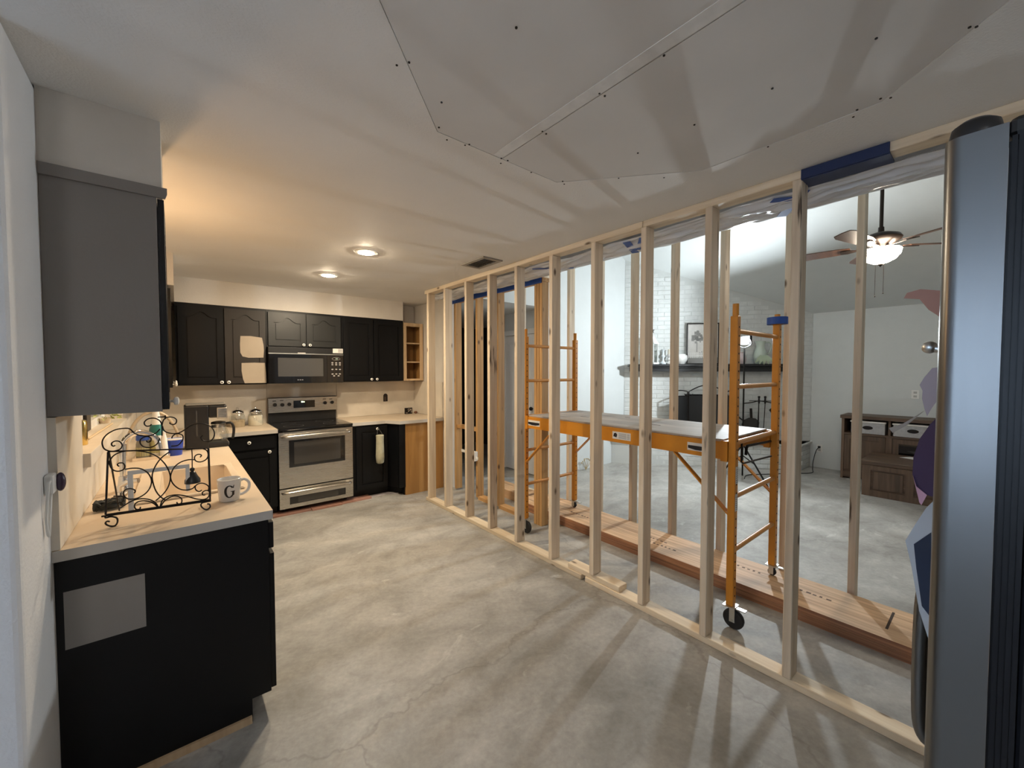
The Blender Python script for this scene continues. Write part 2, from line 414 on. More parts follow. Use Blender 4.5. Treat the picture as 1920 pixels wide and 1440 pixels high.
# back wall
wb = struct(B(XW - .14, 2.80, YB, YB + .12, 0, H).build('wall_back', M_wall), 'tan painted kitchen wall behind the range')
MB().box(-.31, .80, YB - .015, YB, .916, 1.37).build('backsplash_panel', M_bsp, wb)
MB().box(.803, 1.575, YB - .012, YB, .90, 1.37).build('backsplash_panel', M_bsp, wb)
MB().box(1.578, 2.66, YB - .015, YB, .916, 1.37).build('backsplash_panel', M_bsp, wb)
struct(B(.0, 2.36, 5.135, YB, 2.19, H).build('soffit_back', M_wall))
struct(B(XW, -.027, YN, 2.33, 2.198, H).build('soffit_left', M_wall))
struct(B(XW, .0, 4.16, YB, 2.19, H).build('soffit_corner', M_wall))
# remaining stub of the old wall on the right of the kitchen
wr = struct(MB().box(2.66, 2.69, 4.50, YB, 0, H).box(2.69, 2.80, 4.52, YB, 0, H).box(2.80, 2.83, 4.50, YB, 0, H).build('wall_right', M_wall), 'cut drywall end of the old partition')
MB().box(2.645, 2.659, 4.60, YB - .02, .916, 1.37).build('backsplash_panel', M_bsp, wr)
# wall above the opening, and dividing wall beside the fridge
struct(B(2.66, 2.79, YL, 4.5, H + .001, 3.02).build('wall_header', M_lwall))
struct(B(2.66, 2.79, YL, -.62, 0, H).build('wall_divider', M_lwall))
# rear side of the rooms (behind the camera)
struct(B(XFL - .1, XR + .1, YL - .1, YL, 0, 4.05).build('wall_rear', M_wallw))
wfl = struct(MB().box(XFL - .1, XFL, YL, -.5, 0, H).box(XFL - .1, XFL, 1.3, 1.8, 0, H).box(XFL - .1, XFL, -.5, 1.3, 0, .85).box(XFL - .1, XFL, -.5, 1.3, 2.15, H).build('wall_dining', M_wallw))
w2 = struct(MB().box(XFL - .07, XFL - .03, -.5, -.44, .85, 2.15).box(XFL - .07, XFL - .03, 1.24, 1.3, .85, 2.15).box(XFL - .07, XFL - .03, -.44, 1.24, .85, .91).box(XFL - .07, XFL - .03, -.44, 1.24, 2.09, 2.15).box(XFL - .06, XFL - .04, .37, .43, .91, 2.09).build('window_2', M_white))
B(XFL - .052, XFL - .048, -.44, 1.24, .91, 2.09).build('pane', M_glass, w2)

# ------------------------------------------------------------------ living room shell
RX, RZ, SL = 4.70, 3.945, .5
def vault(x): return RZ - SL * abs(x - RX)
cv = struct(MB().prism([(2.66, vault(2.66)), (RX, RZ), (XR + .1, vault(XR + .1)), (XR + .1, vault(XR + .1) + .1), (RX, RZ + .1), (2.66, vault(2.66) + .1)], lambda u, v, t: Vector((u, t, v)), YL - .1, 7.2).build('ceiling_vault', M_lwall), 'white vaulted living room ceiling')
struct(B(XR, XR + .1, YL, 1.90, 0, vault(XR) + .03).build('wall_living_right', M_lwall), 'off-white living room wall')
struct(MB().prism([(4.0, 0), (5.85, 0), (5.85, vault(5.85)), (RX, RZ), (2.80, vault(2.8)), (2.80, 2.40), (4.0, 2.40)], XZ, 4.07, 4.17).build('wall_living_back', M_lwall), 'tall white living room wall beside the fireplace')
struct(B(4.0, 4.10, 4.17, 5.02, 0, 2.40).build('wall_hall', M_lwall))
struct(B(2.80, 5.1, 4.17, 7.2, 2.40, 2.45).build('ceiling_hall', M_lwall))
struct(MB().box(2.83, 2.86, YB + .12, 7.1, 0, 2.4).box(4.9, 5.0, 5.02, 7.1, 0, 2.4).box(4.1, 4.9, 5.0, 5.1, 0, 2.4).box(2.83, 5.0, 7.1, 7.2, 0, 2.4).build('wall_closet', mat('unlit_room_dark', (.03, .028, .028), .8)))  # darkness of the unlit room is painted in as near-black walls
struct(MB().box(3.985, 4.11, 5.0, 5.06, 0, 2.39).build('trim_1', wood('door_casing_brown', (.30, .18, .11), (.2, .12, .07), 'Z', knots=False)))
# six-panel hall door in the hall wall
d1 = struct(B(3.965, 3.998, 4.25, 4.93, .01, 2.05).build('door_1', M_white), 'white six-panel hall door')
for (a, b, c, d) in [(.09, .29, .20, .75), (.39, .59, .20, .75), (.09, .29, .87, 1.52), (.39, .59, .87, 1.52), (.09, .29, 1.64, 1.92), (.39, .59, 1.64, 1.92)]:
    MB().box(3.957, 3.966, 4.25 + a, 4.25 + b, c, d).build('door_panel', M_white, d1, bevel=.004)
MB().ball((3.93, 4.31, .97), .028).tube([(3.93, 4.31, .97), (3.966, 4.31, .97)], .012).build('door_knob', M_dark, d1, smooth=40)
struct(MB().box(3.955, 3.999, 4.175, 4.245, 0, 2.13).box(3.955, 3.999, 4.935, 4.998, 0, 2.13).box(3.955, 3.999, 4.245, 4.935, 2.055, 2.13).build('trim_2', M_white))

# diagonal fireplace wall of painted brick
FA, FB = Vector((5.85, 4.07, 0)), Vector((7.75, 1.90, 0))
fd = (FB - FA).normalized(); fn = Vector((fd.y, -fd.x, 0));
if fn.dot(Vector((-1, -1, 0))) < 0: fn = -fn
FLEN = (FB - FA).length
def fp(s, d, z): return FA + fd * s + fn * d + Vector((0, 0, z))
def fvault(s): return vault((FA + fd * s).x)
wf = MB()
prof = [(0, 0), (FLEN, 0), (FLEN, fvault(FLEN)), (0, fvault(0))]
FO0, FO1, FOZ0, FOZ1 = .98, 1.66, .40, 1.13     # fire opening
wf.prism(prof, lambda u, v, t: fp(u, t, v), -.03, 0.0, [[(FO0, FOZ0), (FO1, FOZ0), (FO1, FOZ1), (FO0, FOZ1)]])
WF = struct(wf.build('wall_fireplace', M_mortar), 'white painted brick chimney wall set across the corner')
fb = MB()
for (a, b, c, d) in [(FO0 - .04, FO0, FOZ0, FOZ1), (FO1, FO1 + .04, FOZ0, FOZ1), (FO0, FO1, FOZ1, FOZ1 + .04)]:
    fb.add([fp(s, t, z) for z in (c, d) for t in (-.45, -.031) for s in (a, b)], [(0, 2, 3, 1), (4, 5, 7, 6), (0, 1, 5, 4), (2, 6, 7, 3), (0, 4, 6, 2), (1, 3, 7, 5)])
fb.add([fp(s, t, z) for z in (FOZ0, FOZ1) for t in (-.5, -.45) for s in (FO0, FO1)], [(0, 2, 3, 1), (4, 5, 7, 6), (0, 1, 5, 4), (2, 6, 7, 3), (0, 4, 6, 2), (1, 3, 7, 5)])
fb.build('firebox', mat('soot', (.012, .011, .010), .9), WF)
# bricks: one shared mesh, placed along the diagonal
BL_, BH_, BG = .203, .062, .010
def brick_mesh(name, L_, H_, D_):
    me = bpy.data.meshes.new(name); bm = bmesh.new(); bmesh.ops.create_cube(bm, size=1)
    bmesh.ops.scale(bm, vec=(L_, D_, H_), verts=bm.verts)
    bmesh.ops.bevel(bm, geom=list(bm.edges), offset=.004, segments=1, affect='EDGES')
    bm.to_mesh(me); bm.free(); me.materials.append(M_brickp); return me
bm_full = brick_mesh('brick', BL_, BH_, .03); bm_half = brick_mesh('brick_half', BL_ / 2 - BG / 2, BH_, .03)
ang = math.atan2(fd.y, fd.x)
slots = []
row = 0; z = .41
while z < 3.3:
    s = -(BL_ + BG) / 2 * (row % 2)
    while s < FLEN:
        a, b = max(s, 0.004), min(s + BL_, FLEN - .004); c = (a + b) / 2
        if b - a > .05 and z + BH_ < fvault(b) - .01 and not (b > FO0 and a < FO1 and z < FOZ1 and z + BH_ > FOZ0):
            slots.append((fp(c, -.0095 + random.uniform(-.002, .002), z + BH_ / 2), (b - a) / BL_, ang, WF))
        s += BL_ + BG
    z += BH_ + BG; row += 1
# raised hearth
HA, HB = Vector((5.52, 4.07, 0)), Vector((7.28, 1.88, 0)); HT = .40
hd = (HB - HA).normalized()
he = struct(MB().prism([(5.51, 4.068), (7.27, 1.90), (7.745, 1.90), (5.86, 4.068)], XY, 0, HT).build('hearth', M_mortar), 'raised white brick hearth')
hn = Vector((hd.y, -hd.x, 0));
if hn.dot(Vector((-1, -1, 0))) < 0: hn = -hn
hang = math.atan2(hd.y, hd.x); HL = (HB - HA).length
for row in range(5):
    s = -(BL_ + BG) / 2 * (row % 2)
    while s < HL:
        a, b = max(s, .004), min(s + BL_, HL)
        if b - a > .05: slots.append((HA + hd * (a + b) / 2 + hn * random.uniform(-.011, -.007) + Vector((0, 0, .012 + row * (BH_ + BG) + BH_ / 2)), (b - a) / BL_, hang, he))
        s += BL_ + BG
    for k in range(2):   # right end of the hearth
        slots.append((Vector((7.385 + .213 * k, 1.908, .012 + row * (BH_ + BG) + BH_ / 2)), 1.0, 0, he))
MB().prism([(5.46, 4.066), (7.24, 1.872), (7.745, 1.872), (7.745, 1.90), (5.86, 4.066)], XY, HT - .028, HT).build('hearth_cap', M_brickp, he, bevel=.004)
slots.sort(key=lambda q: q[0].length)
rest = {WF: MB(), he: MB()}
for k, (p, sc, a, par) in enumerate(slots):
    if k < 300:
        o = bpy.data.objects.new('brick', bm_full); COL.objects.link(o); o.parent = par
        o.location = p - WL[par]; o.rotation_euler = (0, 0, a); o.scale = (sc, 1, 1)
    else:
        st = len(rest[par].v)
        rest[par].box(p.x - BL_ * sc / 2, p.x + BL_ * sc / 2, p.y - .015, p.y + .015, p.z - BH_ / 2, p.z + BH_ / 2).rot(a, p, 'Z', st)
for par, mb in rest.items():
    if mb.v: o = mb.build('brickwork', M_brickp, par); o['kind'] = 'stuff'

# ================================================================== framing
SW, SD = .038, .089
_sm = {}
def stud(parent, x, y, z0, z1, m, w=SW, d=SD, name='stud'):
    key = (round(z1 - z0, 3), m.name, w, d)
    if key not in _sm:
        o = B(x, x + d, y, y + w, z0, z1).build(name, m, parent, bevel=.003, seg=1); _sm[key] = o.data; return o
    return link(_sm[key], name, (x + d / 2, y + w / 2, z0), parent)
sw = thing('stud_wall', 'temporary wall of pale new studs along the kitchen floor', 'stud wall', (XS + .045, 2.0, 0))
NEAR = [4.225, 3.847, 3.433, 3.048, 2.657, 2.238, 1.831, 1.44, 1.044, .64]
for k, yf in enumerate(NEAR):
    z0 = .076 if k == 6 else .038
    o = stud(sw, XS, yf - SW, z0, 2.402, M_studw if k in (8, 9, 3) else M_stud)
    o.rotation_euler = (0, random.uniform(-.001, .001), random.uniform(-.05, .05))
B(XS, XS + SD, 1.905, 4.27, 0, .038).build('bottom_plate', M_platey, sw, bevel=.003, seg=1)
B(XS + .004, XS + SD + .004, -.60, 1.872, 0, .038).build('bottom_plate', M_platey, sw, bevel=.003, seg=1)
B(XS + .012, XS + .012 + SD, 1.585, 2.045, .038, .076).build('splice_block', M_platey, sw, bevel=.003, seg=1)
B(XS, XS + SD, 1.43, 4.27, 2.402, 2.44).build('top_plate', M_platey, sw, bevel=.003, seg=1)
B(XS, XS + SD, -.60, 1.427, 2.402, 2.44).build('top_plate', M_platey, sw, bevel=.003, seg=1)

fw = thing('stud_wall', 'farther temporary wall of tall new studs on the living room side', 'stud wall', (3.375, 1.8, 0))
for k, yf in enumerate([.60, .99, 1.435, 1.85, 2.255, 2.66, 3.065, 3.47, 3.88]):
    stud(fw, 3.33, yf - SW, .038, 3.195, M_studw if k in (0, 3) else M_stud)
B(3.33, 3.42, -.45, 4.03, 0, .038).build('bottom_plate', M_platey, fw, bevel=.003, seg=1)
B(3.33, 3.42, -.45, 4.03, 3.195, 3.233).build('top_plate', M_platey, fw, bevel=.003, seg=1)

ow = thing('stud_wall', 'aged orange-brown studs left from the removed partition', 'stud wall', (2.755, 3.7, 0))
for yf in (4.41, 3.938, 3.54): stud(ow, 2.71, yf - SW, .02, 2.375, M_old)
stud(ow, 2.71, 2.815, .0, 2.375, M_old, w=.036); stud(ow, 2.71, 2.853, .0, 2.375, M_old, w=.036)
stud(ow, 2.71, 2.891, .0, 2.375, M_old, w=.036)
B(2.71, 2.799, 2.81, 4.49, 2.375, 2.413).build('top_plate', M_oldy, ow)
B(2.71, 2.799, 3.56, 3.895, 0, .036).build('bottom_plate', M_oldy, ow)
B(2.71, 2.799, 3.10, 3.498, 0, .036).build('bottom_plate', M_oldy, ow)
B(2.72, 2.799, 3.945, 4.365, .80, .838).build('fire_block', M_oldy, ow)
B(2.695, 2.709, 2.82, 4.46, 2.36, 2.425).build('blue_tape', M_btape, ow)
jb = tag(MB().box(2.66, 2.705, 3.89, 4.08, .46, .57).box(2.675, 2.682, 3.845, 3.89, .485, .515).box(2.675, 2.682, 4.08, 4.20, .525, .56).build('junction_box', M_white, bevel=.003), 'white plastic electrical box fixed to an aged stud', 'electrical box')

# laminated beam on the floor
lb = thing('laminated_beam', 'long laminated timber beam lying flat on the concrete', 'beam', (3.1, 1.6, 0))
def lv(k, s, f): 
    zs = [s.v[i].z for i in f]; return 0 if min(zs) > .03 and max(zs) - min(zs) < .001 else 1
for z0, z1 in ((0, .0435), (.0455, .088)):
    B(2.89, 3.30, -.45, 3.40, z0, z1).build('ply_board', M_lvl, lb, mats=[M_lvledge], fmat=lambda k, s, f, z1=z1: 0 if min(s.v[i].z for i in f) > z1 - .001 else 1)
fl_ = tag(B(3.0, 3.24, 3.43, 4.05, 0, .10).build('laminated_offcut', M_lvl, bevel=.002), 'short offcut of laminated timber behind the aged studs', 'timber')
B(3.0001, 3.2399, .36, .372, .0881, .0888).build('saw_mark', mat('saw_scorch', (.05, .03, .02), .9), lb)

# plastic sheeting under the cut ceiling edge
ps = thing('plastic_sheet', 'crinkled clear plastic sheeting taped under the ceiling edge', 'plastic sheet', (2.48, 1.9, 2.37))
def psf(u, v):
    y = -.55 + 4.9 * u; x = 2.344 + .31 * v
    a = noise.noise(Vector((y * 2.2, x * 9, 3.1))); b = noise.noise(Vector((y * 9 + x * 12, x * 30, 1.0))); c = noise.noise(Vector((y * 2.5 - x * 8, x * 55, 5.0)))
    z = 2.396 - .010 * math.sin(math.pi * v) + (.018 * a + .018 * b + .040 * c) * (.35 + .65 * math.sin(math.pi * min(v * 1.1, 1)))
    return Vector((x, y, min(z, 2.43)))
MB().grid(psf, 240, 36).build('sheet', M_plas, ps, smooth=60)
MB().grid(lambda u, v: Vector((2.656 + .004 * noise.noise(Vector((u * 40, v * 3, 0))), -.55 + 4.9 * u, 2.40 + .034 * v)), 60, 3).build('hem', M_plas, ps, smooth=60)
def strip(y0, x0, y1, x1, w):
    a, b = Vector((x0, y0, 2.380)), Vector((x1, y1, 2.380)); d = (b - a).normalized(); n = Vector((-d.y, d.x, 0)) * w / 2
    return MB().add([a - n, a + n, b + n, b - n, a - n - Vector((0, 0, .002)), a + n - Vector((0, 0, .002)), b + n - Vector((0, 0, .002)), b - n - Vector((0, 0, .002))], [(0, 1, 2, 3), (7, 6, 5, 4), (0, 4, 5, 1), (1, 5, 6, 2), (2, 6, 7, 3), (3, 7, 4, 0)]).build('blue_tape', M_btape, ps)
strip(.62, 2.33, .80, 2.62, .05); strip(1.62, 2.34, 1.72, 2.60, .05); strip(1.50, 2.34, 1.66, 2.55, .04); strip(2.55, 2.34, 2.30, 2.58, .03); strip(.76, 2.34, .68, 2.40, .05)
# blue tape over the near top plate
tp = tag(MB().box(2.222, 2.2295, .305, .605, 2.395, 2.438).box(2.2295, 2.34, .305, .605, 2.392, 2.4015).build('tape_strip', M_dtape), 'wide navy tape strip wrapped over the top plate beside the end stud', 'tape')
# small leftover of drywall tape at the corner of the ceiling
# ================================================================== scaffold
sc = thing('scaffold', 'orange rolling baker scaffold with a plywood deck', 'scaffold', (2.85, 1.9, 0))
NX, FX, Y0, Y1 = 2.50, 3.185, .985, 2.815
RZs = [.455, .775, 1.095, 1.425, 1.75]
for (x, zb) in ((NX, .135), (FX, .165)):
    for y in (Y0, Y1):
        p = B(x - .021, x + .021, y - .021, y + .021, zb, 1.835).build('post', M_orange, sc, bevel=.004)
        MB().lathe([(.017, 1.835), (.017, 1.905)], (x, y, 0), 14).build('coupling_pin', M_orange, p, smooth=40)
        hm = MB(); z = zb + .06
        while z < 1.80:
            hm.lathe([(.0055, 0), (.0055, .0012)], (x, y - .0222, z), 8, 'Y'); z += .0508
        o = hm.build('pin_holes', M_hole, p); o['kind'] = 'stuff'
        # caster
        big = x == NX
        r = .058 if big else .026; zc = r if big else .089 + r
        dy = -.018 if big else .0
        c = thing('caster', '', '', (x, y, zb)); del c['label']; del c['category']
        c.parent = sc; c.location = WL[c] - WL[sc]
        hw = .0145 if big else .011
        wy = MB().lathe([(r * .45, -hw - .004), (r * .9, -hw), (r, -hw * .5), (r, hw * .5), (r * .9, hw), (r * .45, hw + .004)], (x, y + dy, zc), 26, 'X')
        wy.build('wheel', M_rubber, c, smooth=35)
        k = MB().box(x - .034, x + .034, y - .034, y + .034, zb - .006, zb).box(x - .024, x - .021, y + dy - .014, y + dy + .016, zc - .012, zb - .006).box(x + .021, x + .024, y + dy - .014, y + dy + .016, zc - .012, zb - .006).tube([(x - .027, y + dy, zc), (x + .027, y + dy, zc)], .006).box(x - .014, x + .014, y - .085, y - .034, zb - .012, zb - .005)
        k.build('fork', M_zinc, c)
for y in (Y0, Y1):
    for z in RZs:
        MB().tube([(NX + .021, y, z), (FX - .021, y, z)], .0145, 12).build('rung', M_rung, sc, smooth=40)
for x, s in ((NX, 1), (FX, -1)):
    MB().box(x - .024 * 1, x + .024, Y0 + .024, Y1 - .024, 1.088, 1.098).box(x - .022, x - .018, Y0 + .024, Y1 - .024, 1.0, 1.088).box(x - .024, x + .006, Y0 + .024, Y1 - .024, .994, 1.0).build('side_rail', M_orange, sc)
    for ya, yb in ((Y0, Y0 + .36), (Y1, Y1 - .36)):
        MB().bar((x, ya, .655), (x, yb, .992), .008, .035, (1, 0, 0)).build('brace', M_orange, sc)
    for ya, sg in ((Y0, 1), (Y1, -1)):
        MB().box(x - .03, x + .03, min(ya + sg * .022, ya + sg * .06), max(ya + sg * .022, ya + sg * .06), .985, 1.105).build('rail_hook', M_orange, sc)
for y in (Y0 + .04, Y1 - .08): B(NX + .024, FX - .024, y, y + .04, 1.04, 1.085).build('cross_member', M_orange, sc)
dk = MB().box(NX - .01, FX + .0, Y0 + .05, Y1 - .05, 1.0985, 1.112).build('deck', M_ply, sc, bevel=.002, seg=1)
for (u, v, w) in ((.30, .62, .10), (.30, 1.30, .09), (.55, 1.05, .05)): B(NX + u - .04, NX + u - .025, Y0 + v, Y0 + v + w, 1.1118, 1.1128).build('deck_slot', M_hole, dk)
# tow bar hooked under the right frame
MB().tube([(2.62, Y0, 1.09), (2.62, Y0, .97), (2.64, Y0, .955), (3.12, Y0, .935)], .006).tube([(2.74, Y0 + .02, .99), (2.745, Y0 + .02, 1.03), (2.76, Y0 + .02, 1.045), (3.16, Y0 + .02, 1.03)], .009).build('latch_rod', M_dark, sc, smooth=50)
# stickers
M_stk = mat('sticker_white', (.72, .70, .66), .4); M_stkd = mat('sticker_black', (.015, .015, .02), .4)
def sticker(y0, y1, z0, z1, x, par):
    o = B(x - .0012, x, y0, y1, z0, z1).build('sticker', M_stk, par); return o
x_ = NX - .0222
s1 = sticker(2.60, 2.755, 1.02, 1.07, x_, sc); MB().prism([(2.605, 1.052), (2.75, 1.052), (2.75, 1.034), (2.70, 1.026), (2.655, 1.026), (2.605, 1.034)], YZ, x_ - .0026, x_ - .0013).build('sticker_print', M_stkd, s1)
s1 = sticker(1.12, 1.25, 1.02, 1.07, x_, sc); MB().prism([(1.125, 1.052), (1.245, 1.052), (1.245, 1.034), (1.20, 1.026), (1.165, 1.026), (1.125, 1.034)], YZ, x_ - .0026, x_ - .0013).build('sticker_print', M_stkd, s1)
s1 = sticker(1.665, 1.82, 1.018, 1.072, x_, sc); MB().prism([(1.785, 1.03), (1.812, 1.036), (1.806, 1.058), (1.79, 1.064), (1.778, 1.05)], YZ, x_ - .0026, x_ - .0013).build('sticker_print', M_stkd, s1)
m_ = MB()
for k in range(5): m_.box(x_ - .0026, x_ - .0013, 1.70, 1.765, 1.026 + k * .0085, 1.029 + k * .0085); m_.box(x_ - .0026, x_ - .0013, 1.672, 1.693, 1.026 + k * .0085, 1.029 + k * .0085)
m_.build('sticker_print', mat('sticker_grey', (.25, .25, .26), .5), s1)
for (z0, z1) in ((.70, .80), (.86, .96)):
    o = B(NX - .016, NX + .016, Y0 - .0225, Y0 - .0212, z0, z1).build('sticker', M_stk, sc)
    m_ = MB()
    for k in range(7): m_.box(NX - .012, NX + .012, Y0 - .0235, Y0 - .0226, z0 + .008 + k * .012, z0 + .012 + k * .012)
    m_.build('sticker_print', MATS['sticker_grey'], o)
# roll of tape threaded on the rear post
tr = thing('tape_roll', 'roll of blue painter tape on top of a scaffold post', 'tape roll', (FX, Y0, 1.836))
MB().lathe([(.040, 0), (.062, 0), (.062, .048), (.040, .048), (.040, 0)], (FX, Y0, 1.8362), 28, cap=False).rot(.0, (FX, Y0, 1.836), 'X').build('roll', M_btape, tr, smooth=40)
MB().lathe([(.037, .001), (.0398, .001), (.0398, .047), (.037, .047), (.037, .001)], (FX, Y0, 1.8362), 28, cap=False).build('core', mat('cardboard', (.40, .28, .17), .8), tr, smooth=40)

# ================================================================== living room things
# ceiling fan
FC = Vector((4.67, .68, 0))
fan = thing('ceiling_fan', 'dark bronze ceiling fan with a lit glass bowl on a long rod', 'ceiling fan', (FC.x, FC.y, 2.42))
M_bronze = mat('oiled_bronze', (.022, .014, .010), .4, metal=.5)
MB().tube([FC + Vector((0, 0, 2.68)), FC + Vector((0, 0, 3.84))], .0135, 14).build('downrod', M_bronze, fan, smooth=40)
MB().lathe([(.07, 3.82), (.07, 3.86), (.05, 3.90), (.02, 3.925)], FC, 20).build('canopy', M_bronze, fan, smooth=40)
MB().lathe([(.02, 2.745), (.022, 2.70), (.06, 2.695), (.125, 2.67), (.14, 2.645), (.13, 2.625), (.09, 2.605), (.06, 2.59), (.05, 2.565)], FC, 28).build('motor_housing', M_bronze, fan, smooth=40)
MB().lathe([(.13, 2.555), (.138, 2.545), (.13, 2.51), (.10, 2.47), (.055, 2.445), (.012, 2.435)], FC, 28).build('glass_bowl', M_fanl, fan, smooth=60)
MB().lathe([(.02, 2.434), (.022, 2.428), (.010, 2.418), (.004, 2.41)], FC, 14).build('finial', M_bronze, fan, smooth=40)
for dx, dy in ((.02, -.02), (-.005, .03)):
    MB().tube([FC + Vector((dx, dy, 2.44)), FC + Vector((dx, dy, 2.17 + dx))], .0016, 5).ball(FC + Vector((dx, dy, 2.165 + dx)), .006, 8, 6).build('pull_chain', M_bronze, fan)
M_blade = wood('fan_blade_walnut', (.105, .05, .03), (.06, .03, .018), 'X', rough=.45, knots=False)
for k in range(5):
    a = math.radians(24 + 72 * k)
    out = [(.20, -.045), (.30, -.062), (.60, -.070), (.655, -.055), (.665, 0), (.655, .055), (.60, .070), (.30, .062), (.20, .045)]
    m_ = MB().prism(out, XY, 2.585, 2.592).rot(math.radians(12), (0, 0, 2.588), 'X').rot(a)
    for i in range(len(m_.v)): m_.v[i] += FC
    b_ = m_.build('blade', M_blade, fan)
    m_ = MB().prism([(.05, -.018), (.15, -.012), (.22, -.035), (.27, -.03), (.27, .03), (.22, .035), (.15, .012), (.05, .018)], XY, 2.574, 2.580).rot(math.radians(12), (0, 0, 2.578), 'X').rot(a)
    for i in range(len(m_.v)): m_.v[i] += FC
    m_.build('blade_arm', M_bronze, b_)
# work light on a tripod
WP = Vector((5.95, 2.225, 0)); WZ = 1.93
wk = thing('work_light', 'glaring white work light on a slim black tripod', 'work light', WP)
MB().tube([WP + Vector((0, 0, .35)), WP + Vector((0, 0, WZ - .11))], .011, 10).build('pole', M_dark, wk)
for k in range(3):
    a = math.radians(20 + 120 * k); e = Vector((math.cos(a) * .34, math.sin(a) * .34, .008))
    MB().bar(WP + Vector((0, 0, .52)), WP + e, .02, .012).bar(WP + Vector((0, 0, .36)), WP + (e * .5) + Vector((0, 0, .262)), .014, .01).build('leg', M_dark, wk)
wd = Vector((-.97, .20, -.10)).normalized(); ws = Vector((-wd.y, wd.x, 0)).normalized(); WC = WP + Vector((0, 0, WZ))
def wbox(a0, a1, b0, b1, c0, c1): return MB().add([WC + wd * a + ws * b + Vector((0, 0, c)) for c in (c0, c1) for b in (b0, b1) for a in (a0, a1)], [(0, 2, 3, 1), (4, 5, 7, 6), (0, 1, 5, 4), (2, 6, 7, 3), (0, 4, 6, 2), (1, 3, 7, 5)])
wbox(-.05, -.002, -.075, .075, -.065, .065).build('lamp_housing', M_dark, wk, bevel=.006)
wbox(-.0015, .026, -.034, .034, -.026, .026).build('led_panel', M_work, wk, bevel=.010)
MB().tube(smoothline([WC + ws * .085, WC + ws * .088 + Vector((0, 0, -.06)), WC + Vector((0, 0, -.10)), WC - ws * .088 + Vector((0, 0, -.06)), WC - ws * .085]), .006, 8).build('yoke', M_dark, wk, smooth=50)
# mantel
mt = thing('mantel_shelf', 'black painted mantel beam across the white brick', 'mantel', fp(FLEN / 2, .1, 1.5))
def fbox(m, s0, s1, d0, d1, z0, z1):
    return m.add([fp(s, d, z) for z in (z0, z1) for d in (d0, d1) for s in (s0, s1)], [(0, 2, 3, 1), (4, 5, 7, 6), (0, 1, 5, 4), (2, 6, 7, 3), (0, 4, 6, 2), (1, 3, 7, 5)])
M_mant = mat('mantel_black', (.013, .014, .016), .4)
fbox(MB(), .05, 2.62, .022, .26, 1.585, 1.625).build('shelf_board', M_mant, mt, bevel=.004)
fbox(MB(), .08, 2.59, .022, .22, 1.505, 1.583).build('beam', M_mant, mt, bevel=.004)
fbox(MB(), .10, 2.57, .022, .235, 1.560, 1.578).build('moulding', M_mant, mt, bevel=.003)
MT = 1.6255
def at_m(px, d=.13):    # spot on the mantel below a photo column
    r = ray((px, 690)); n = fn; t = (n.dot(fp(0, d, 0) - Vector((0, 0, 0)))) / n.dot(Vector((r.x, r.y, 0)))
    return Vector((r.x * t, r.y * t, MT))
# lantern
p = at_m(1222); la = thing('lantern', 'white metal candle lantern with a star finial on the mantel', 'lantern', p)
M_wm = mat('white_metal', (.68, .69, .68), .35, metal=.1)
m_ = MB()
for sx in (-1, 1):
    for sy in (-1, 1): m_.box(p.x + sx * .062 - .008, p.x + sx * .062 + .008, p.y + sy * .062 - .008, p.y + sy * .062 + .008, p.z + .03, p.z + .33)
m_.box(p.x - .085, p.x + .085, p.y - .085, p.y + .085, p.z, p.z + .03).box(p.x - .08, p.x + .08, p.y - .08, p.y + .08, p.z + .33, p.z + .35)
m_.build('lantern_frame', M_wm, la)
MB().lathe([(.105, .35), (.06, .42), (.03, .46), (.03, .49), (.012, .51)], p, 4).rot(math.pi / 4, p).build('lantern_roof', M_wm, la)
MB().lathe([(.035, .031), (.035, .15), (.03, .155)], p, 16).build('candle', mat('candle_wax', (.80, .75, .62), .5), la, smooth=40)
st = []
for k in range(10): a = math.pi / 2 + k * math.pi / 5; r = .045 if k % 2 == 0 else .018; st.append((r * math.cos(a), r * math.sin(a)))
MB().prism(st, lambda u, v, t: p + fd * u + Vector((0, 0, .552 + v)) + fn * t, -.006, .006).tube([p + Vector((0, 0, .505)), p + Vector((0, 0, .54))], .005).build('star', M_dark, la)
for sy in (-1, 1): B(p.x - .054, p.x + .054, p.y + sy * .062 - .001, p.y + sy * .062 + .001, p.z + .03, p.z + .33).build('pane', M_glass, la)
# turned candle holders and bowl
p = at_m(1243); tag(MB().lathe([(.045, 0), (.05, .02), (.02, .05), (.016, .10), (.03, .13), (.018, .16), (.022, .22), (.036, .24)], p, 18).build('candlestick', mat('pale_blue_glaze', (.58, .63, .66), .35), smooth=40), 'slim pale blue candlestick beside the mantel lantern', 'candlestick')
p = at_m(1256); cs = thing('candle_holder', 'white turned candle holder with a cream candle on the mantel', 'candle holder', p)
MB().lathe([(.055, 0), (.06, .02), (.03, .05), (.045, .08), (.03, .11), (.05, .14), (.05, .16)], p, 18).build('base', M_white, cs, smooth=40)
MB().lathe([(.035, .161), (.035, .24), (.03, .245)], p, 16).build('candle', MATS['candle_wax'], cs, smooth=40)
p = at_m(1277); sc2 = tag(MB().lathe([(.05, 0), (.08, .04), (.098, .09), (.09, .14), (.06, .165), (.045, .15), (.065, .12), (.05, .06), (.01, .05)], p, 22).build('white_bowl', M_white, smooth=50), 'white rounded ceramic bowl on the mantel beside the picture', 'bowl')
